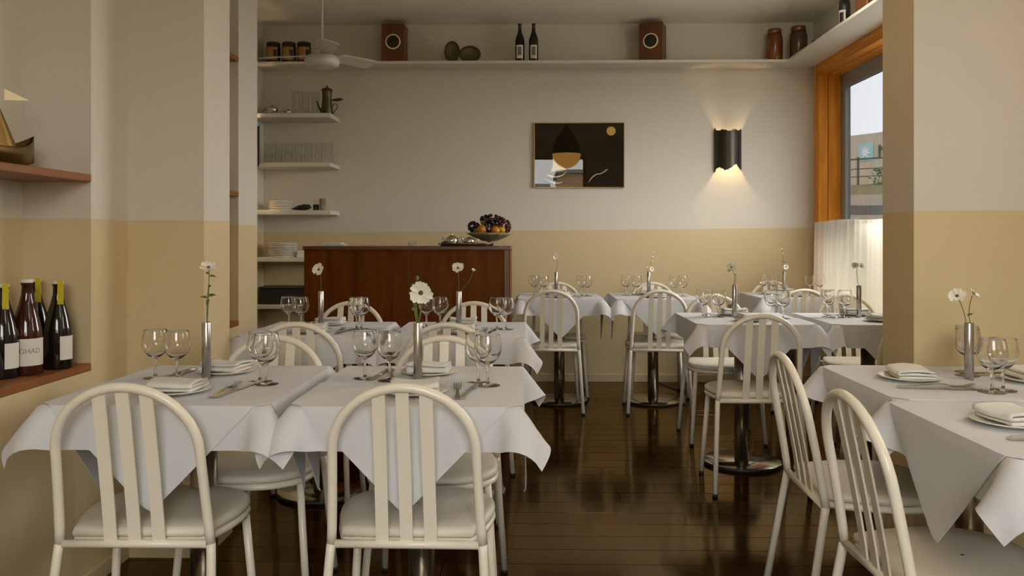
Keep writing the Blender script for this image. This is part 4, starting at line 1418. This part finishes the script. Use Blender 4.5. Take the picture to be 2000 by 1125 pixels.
MB().tube([(-0.038, 0, 0.02), (-0.062, 0, 0.055), (-0.082, 0, 0.105)], [0.012, 0.008, 0.005], 8).build('spout', M['pewter'], t)
MB().tube([(0.038, 0, 0.055), (0.055, 0, 0.085), (0.078, 0, 0.082), (0.082, 0, 0.058), (0.066, 0, 0.03), (0.044, 0, 0.008)], 0.0035, 8).build('handle', M['pewter'], t)
MB().tube([(0.038, 0, 0.115), (0.07, -0.01, 0.113), (0.10, -0.02, 0.115), (0.13, -0.03, 0.113)], [0.005, 0.011, 0.013, 0.004], 8).build('grip', M['pewter'], t)
tum = MB().lathe([(0.0001, 0), (0.027, 0), (0.029, 0.002), (0.0345, 0.080), (0.0335, 0.080), (0.0275, 0.009), (0.0001, 0.009)], 22).mesh('tumbler', M['glass'])
ordn = ['first', 'second', 'third', 'fourth', 'fifth', 'sixth', 'seventh']
for r_ in range(2):
    for k in range(7):
        tag(link('tumbler', tum, None, (-2.06 + k * 0.0795 + random.uniform(-.003, .003), SY, SZ[1] + r_ * 0.0812)),
            f'clear tumbler on the corner shelf, {("lower", "upper")[r_]} row, {ordn[k]} from the left', 'tumbler', 'stacked tumblers on the corner shelf')
def stack(x, y_, z, n, r, label, group, dz=0.0125):
    k = r / 0.088
    me = MB().lathe([(0.0001, 0.0), (0.066 * k, 0.0), (0.070 * k, 0.002), (0.086 * k, 0.0045), (0.088 * k, 0.0055), (0.088 * k, 0.0110), (0.086 * k, 0.0120), (0.060 * k, 0.0075), (0.0001, 0.007)], 30).mesh('plate', M['porcelain'])
    for i in range(n):
        tag(link('plate', me, None, (x + random.uniform(-.002, .002), y_, z + i * dz)), f'{label}, {ordn_full[i]} from the bottom', 'plate', group)
ordn_full = ['first', 'second', 'third', 'fourth', 'fifth', 'sixth', 'seventh', 'eighth', 'ninth', 'tenth', 'eleventh']
stack(-1.958, SY, SZ[2], 6, 0.092, 'cream plate in the short stack on the third corner shelf', 'short plate stack')
stack(-1.945, SY, SZ[3], 9, 0.112, 'cream plate in the tall stack beside the bar', 'tall plate stack')
t = thing('leather_pouch', 'soft dark leather pouch between plates and mill on the corner shelf', 'pouch', (-1.79, SY, SZ[2]))
b = MB().ball((0, 0, 0.022), 0.022, 16, 10, (3.2, 1.6, 1.0))
b.v = [(x, y_, z * (0.75 + 0.5 * (x / 0.07 * 0.5 + 0.5)) + 0.004 * math.sin(x * 160)) for x, y_, z in b.v]
zm = min(v[2] for v in b.v)
b.v = [(x, y_, z - zm) for x, y_, z in b.v]
b.build('body', M['black'], t)
MB().tube([(-0.055, -0.01, 0.012), (-0.075, -0.015, 0.014), (-0.09, -0.01, 0.008)], 0.006, 6).build('drawstring', M['black'], t)
t = thing('pepper_mill', 'small pepper mill with dark foot and clear top on the corner shelf', 'mill', (-1.684, SY, SZ[2]))
MB().lathe([(0.0001, 0), (0.022, 0), (0.023, 0.003), (0.023, 0.048), (0.0001, 0.049)], 20).build('foot', M['black'], t)
MB().lathe([(0.020, 0.0495), (0.020, 0.075), (0.012, 0.082), (0.0001, 0.084)], 20).build('clear_top', M['glass'], t)
t = thing('stoneware_beaker', 'taupe stoneware beaker at the right end of the third corner shelf', 'beaker', (-1.630, SY - 0.01, SZ[2]))
MB().lathe([(0.0001, 0), (0.022, 0), (0.024, 0.003), (0.025, 0.095), (0.022, 0.095), (0.021, 0.01), (0.0001, 0.009)], 20).build('beaker_body', simple('taupe_glaze', (0.26, 0.22, 0.14), 0.5), t)
t = thing('napkin_pile', 'small pile of white paper napkins beside the tall plate stack', 'napkins', (-1.775, SY - 0.02, SZ[3]))
for i in range(3):
    MB().rbox(-0.045 + 0.002 * i, 0.045, -0.04, 0.04, i * 0.017, i * 0.017 + 0.0165, 0.003, 1).build('napkin', M['napkin'], t)
t = thing('storage_box', 'long dark storage box on the lowest corner shelf beside the bar', 'box', (-1.83, SY, SZ[4]))
MB().rbox(-0.27, 0.21, -0.10, 0.10, 0, 0.12, 0.004, 1).build('body', simple('box_dark', (0.022, 0.016, 0.012), 0.6), t)
MB().rbox(-0.273, 0.213, -0.103, 0.103, 0.1205, 0.138, 0.004, 1).build('lid', simple('box_lid', (0.030, 0.022, 0.014), 0.6), t)

# ================================================================== ON THE BAR
t = thing('napkin_pile', 'low pile of folded white napkins at the left end of the bar', 'napkins', (-1.315, 5.62, BZ))
for i in range(2):
    MB().rbox(-0.075 + i * 0.012, 0.075 - i * 0.02, -0.05, 0.05, i * 0.011, i * 0.011 + 0.0105, 0.004, 2).build('napkin', M['napkin'], t)
tray = thing('serving_tray', 'flat silver serving tray under the teapots on the bar', 'tray', (-0.42, 5.47, BZ))
b = MB().lathe([(0.0001, 0.003), (0.92, 0.003), (0.97, 0.016), (1.0, 0.018), (1.0, 0.016), (0.97, 0.0125), (0.94, 0.0), (0.0001, 0.0)], 40)
b.xform(Matrix.Diagonal((0.185, 0.105, 1, 1)))
b.build('tray_body', M['silver'], tray)
def teapot(loc, s_, label, knob):
    t = thing('teapot', label, 'teapot', loc, 0, 'silver teapots on the bar tray')
    MB().lathe([(r * s_, z * s_) for r, z in ((0.0001, 0), (0.035, 0), (0.048, 0.018), (0.052, 0.038), (0.045, 0.058), (0.032, 0.066), (0.0001, 0.066))], 24).build('body', M['silver'], t)
    MB().lathe([(r * s_, z * s_) for r, z in ((0.032, 0.0663), (0.026, 0.073), (0.006, 0.078), (0.005, 0.083), (0.009, 0.089), (0.0001, 0.096))], 20).build('lid', M['silver'], t)
    MB().tube([(x * s_, 0, z * s_) for x, z in ((0.047, 0.05), (0.066, 0.066), (0.086, 0.055), (0.084, 0.03), (0.05, 0.016))], 0.0035 * s_, 8).build('handle', M['silver'], t)
    MB().tube([(x * s_, 0, z * s_) for x, z in ((-0.045, 0.028), (-0.062, 0.04), (-0.072, 0.062))], [0.010 * s_, 0.007 * s_, 0.0045 * s_], 8).build('spout', M['silver'], t)
teapot((-0.512, 5.46, BZ + 0.0035), 0.85, 'bright silver teapot with handle, left on the bar tray', 1)
teapot((-0.398, 5.47, BZ + 0.0035), 0.72, 'small dull silver pot, right on the bar tray', 1)
for x, y_, lb in ((-0.566, 5.43, 'glass pepper shaker with dark foot, front left on the bar tray'), (-0.556, 5.50, 'glass salt shaker with dark foot, rear left on the bar tray')):
    t = thing('table_shaker', lb, 'shaker', (x, y_, BZ + 0.0035), 0, 'shakers on the bar tray')
    MB().lathe([(0.0001, 0), (0.0115, 0), (0.0115, 0.024), (0.0001, 0.0245)], 14).build('foot', M['bronze'], t)
    MB().lathe([(0.012, 0.025), (0.0145, 0.055), (0.0145, 0.075), (0.010, 0.082), (0.0001, 0.083)], 14).build('clear_top', M['glass'], t)
t = thing('paper_sheet', 'white paper sheets lying at the left of the bar tray', 'paper', (-0.66, 5.40, BZ))
MB().add([(-0.09, -0.06, 0.001), (0.07, -0.07, 0.001), (0.085, 0.06, 0.006), (-0.08, 0.07, 0.001), (-0.09, -0.06, 0.003), (0.07, -0.07, 0.003), (0.085, 0.06, 0.008), (-0.08, 0.07, 0.003)],
         [(3, 2, 1, 0), (4, 5, 6, 7), (0, 1, 5, 4), (1, 2, 6, 5), (2, 3, 7, 6), (3, 0, 4, 7)]).build('sheet', M['paper'], t)
t = thing('small_dish', 'small clear dish left of the papers on the bar', 'dish', (-0.765, 5.42, BZ))
MB().lathe([(0.0001, 0), (0.022, 0), (0.03, 0.025), (0.0285, 0.025), (0.0205, 0.004), (0.0001, 0.004)], 20).build('dish_body', M['glass'], t)
FB = (-0.272, 5.60, BZ)
t = thing('fruit_bowl', 'footed scalloped bowl heaped with fruit at the right end of the bar', 'bowl', FB)
MB().lathe([(0.0001, 0), (0.048, 0), (0.050, 0.004), (0.030, 0.010), (0.016, 0.020), (0.016, 0.028)], 28).build('foot', M['bowl'], t)
MB().lathe([(0.016, 0.028), (0.05, 0.034), (0.10, 0.053), (0.135, 0.072), (0.152, 0.083), (0.149, 0.086), (0.130, 0.076), (0.09, 0.058), (0.0001, 0.042)], 48, scallop=(12, 0.03)).build('bowl_body', M['bowl'], t)
def fruit(name, mat, off, r, label, cat, sc_=(1, 1, 1), stem=True):
    f = thing(name, label, cat, (FB[0] + off[0], FB[1] + off[1], FB[2] + off[2]), 0, 'fruit in the footed bowl')
    MB().ball((0, 0, 0), r, 16, 10, sc_).build('flesh', M[mat], f)
    MB().tube([(0, 0, r * sc_[2] * 0.97), (0.002, 0, r * sc_[2] + 0.006)], 0.002, 6).build('stem', M['stem'], f)
fruit('orange', 'orange', (-0.048, -0.062, 0.106), 0.033, 'bright orange at the front left of the fruit bowl', 'orange')
fruit('orange', 'orange', (0.042, -0.070, 0.100), 0.029, 'orange at the front of the bowl, under the grapes, beside the lemon', 'orange')
fruit('lemon', 'lemon', (0.080, -0.040, 0.105), 0.027, 'yellow lemon at the right front of the fruit bowl', 'lemon', (1.15, 0.95, 0.95))
fruit('pear', 'pear', (-0.085, -0.030, 0.102), 0.025, 'greenish pear at the far left of the fruit bowl', 'pear', (1, 1, 1.15))
fruit('pear', 'pear', (-0.030, -0.020, 0.155), 0.026, 'greenish pear lying high behind the front orange', 'pear', (1.2, 1, 0.9))
fruit('orange', 'orange', (0.03, 0.03, 0.120), 0.034, 'orange half buried in the middle of the bowl', 'orange')
def grapes(off, n, ext, mat, label, seed):
    g = thing('grape_bunch', label, 'grapes', (FB[0] + off[0], FB[1] + off[1], FB[2] + off[2]), 0, 'fruit in the footed bowl')
    rng = random.Random(seed)
    b = MB()
    for _ in range(n):
        a, u = rng.uniform(0, 2 * PI), rng.uniform(-1, 1)
        q = math.sqrt(1 - u * u)
        b.ball((ext[0] * q * math.cos(a), ext[1] * q * math.sin(a), ext[2] * u), rng.uniform(0.0085, 0.0115), 8, 6)
    go = b.build('berries', M[mat], g)
    go['kind'] = 'stuff'
    MB().tube([(0, 0, 0), (0.004, 0.003, ext[2] + 0.012)], 0.002, 6).build('stalk', M['stem'], g)
grapes((-0.105, -0.03, 0.125), 34, (0.034, 0.03, 0.030), 'grape', 'dark grape bunch hanging over the left rim of the bowl', 1)
grapes((0.0, -0.055, 0.130), 40, (0.028, 0.022, 0.045), 'grape', 'dark grape bunch in the middle, between orange and lemon', 2)
grapes((0.005, 0.0, 0.178), 52, (0.062, 0.045, 0.026), 'grape', 'dark grape bunch heaped on top of the fruit', 3)
grapes((0.102, -0.02, 0.128), 46, (0.036, 0.035, 0.042), 'grape_red', 'red grape bunch on the right side of the bowl', 4)
grapes((0.055, -0.02, 0.165), 34, (0.045, 0.03, 0.024), 'grape_red', 'red grape bunch below the top of the heap', 5)

# ================================================================== LEFT NICHE THINGS
NZ = 0.728 + 0.0127
WB = [(0.0001, 0.0), (0.040, 0.0), (0.0425, 0.005), (0.0425, 0.11), (0.041, 0.13), (0.034, 0.165), (0.022, 0.205), (0.0150, 0.235), (0.0138, 0.262), (0.0165, 0.264), (0.0165, 0.272), (0.0135, 0.275), (0.0001, 0.276)]
def niche_bottle(x, y_, label, s_=1.0, mat='bottle', face=-0.72, white=False, tagged=True, cap='paper'):
    t = bottle((x, y_, NZ), label, s_, WB, mat, 'wine bottles in the left niche')
    R_ = 0.0425 * s_
    if white:
        arc_label(R_, 0.030, 0.112, face - 1.25, face + 1.25, M['paper'], t, 'label_paper')
    else:
        arc_label(R_, 0.030, 0.105, face - 0.2, face + 0.95, M['paper'], t, 'label_paper')
    MB().lathe([(0.0155 * s_, 0.268 * s_), (0.0172 * s_, 0.270 * s_), (0.0172 * s_, 0.279 * s_), (0.0001, 0.2805 * s_)], 18).build('cap', M[cap], t)
    if tagged:
        MB().rbox(0.009, 0.0285, -0.0195, -0.018, 0.205 * s_, 0.283 * s_, 0.0006, 1).build('neck_tag', M['yellow'], t)
    return t
niche_bottle(-1.512, 2.655, 'dark wine bottle with yellow neck tag at the right end of the niche')
niche_bottle(-1.605, 2.690, 'dark wine bottle with yellow neck tag behind the white-labelled rose bottle', 1.02)
niche_bottle(-1.572, 2.47, 'dark wine bottle with yellow neck tag cut by the left frame edge', 1.0)
rb = niche_bottle(-1.540, 2.535, 'rose wine bottle with wide white label in the left niche', 1.04, 'rose', -0.95, True, False)
lt = lettering('lettering', 'GHAD', 0.021, M['paper_grey'], rb, (0, 0, 0), (0, 0, 0), 0.0)
Rl = 0.0425 * 1.04 + 0.0011
ctr = -0.82
xs = [v.co.x for v in lt.data.vertices]
mid = (min(xs) + max(xs)) / 2
for v in lt.data.vertices:
    a_ = ctr + (v.co.x - mid) / Rl
    v.co = Vector((Rl * math.cos(a_), Rl * math.sin(a_), 0.068 + v.co.y))

UZ = 1.356 + 0.0127
t = thing('brass_boat', 'brass sailing boat ornament on the upper niche shelf, cut by the frame', 'ornament', (-1.572, 2.41, UZ))
vs, fs = [], []
nL, nS = 20, 10
for i in range(nL + 1):
    u = -1 + 2 * i / nL
    yy = 0.215 * u
    half = 0.052 * (1 - abs(u) ** 2.2) + 0.0015
    top = 0.055 + 0.055 * abs(u) ** 2.5
    bot = 0.0 + 0.05 * max(0, abs(u) - 0.45) ** 1.2
    for j in range(nS + 1):
        s_ = -1 + 2 * j / nS
        zz = bot + (top - bot) * abs(s_) ** 2.2
        vs.append((half * s_, yy, zz))
for i in range(nL):
    for j in range(nS):
        a = i * (nS + 1) + j
        fs.append((a, a + nS + 1, a + nS + 2, a + 1))
o_ = MB().add(vs, fs, True).build('hull', M['old_brass'], t)
md = o_.modifiers.new('thickness', 'SOLIDIFY')
md.thickness = 0.002
MB().tube([(0, 0, 0.004), (0, 0, 0.245)], 0.004, 8).build('mast', M['brass'], t)
vs = []
for i in range(9):
    u = i / 8
    for j in range(9):
        v_ = j / 8
        y0, y1 = 0.006, 0.006 + 0.118 * (1 - u)
        vs.append((0.03 * math.sin(PI * v_) * (1 - u), y0 + (y1 - y0) * v_, 0.062 + 0.165 * u))
fs = [(i * 9 + j, i * 9 + j + 1, (i + 1) * 9 + j + 1, (i + 1) * 9 + j) for i in range(8) for j in range(8)]
MB().add(vs, fs, True).build('sail', M['old_brass'], t)
MB().add([(0.02, 0.03, 0.195), (0.025, 0.145, 0.212), (0.02, 0.03, 0.228), (0.023, 0.03, 0.195), (0.028, 0.145, 0.212), (0.023, 0.03, 0.228)], [(0, 1, 2), (5, 4, 3), (0, 3, 4, 1), (1, 4, 5, 2), (2, 5, 3, 0)]).build('pennant', M['pale_gold'], t)

# loose cord on the floor by the back wall
tag(MB().tube([(1.02, 6.71, 0.006), (1.04, 6.60, 0.005), (1.08, 6.48, 0.005), (1.12, 6.36, 0.005), (1.17, 6.30, 0.005)], 0.004, 6).build('power_cord', M['black']), 'thin dark power cord on the floor by the back wall', 'cord')
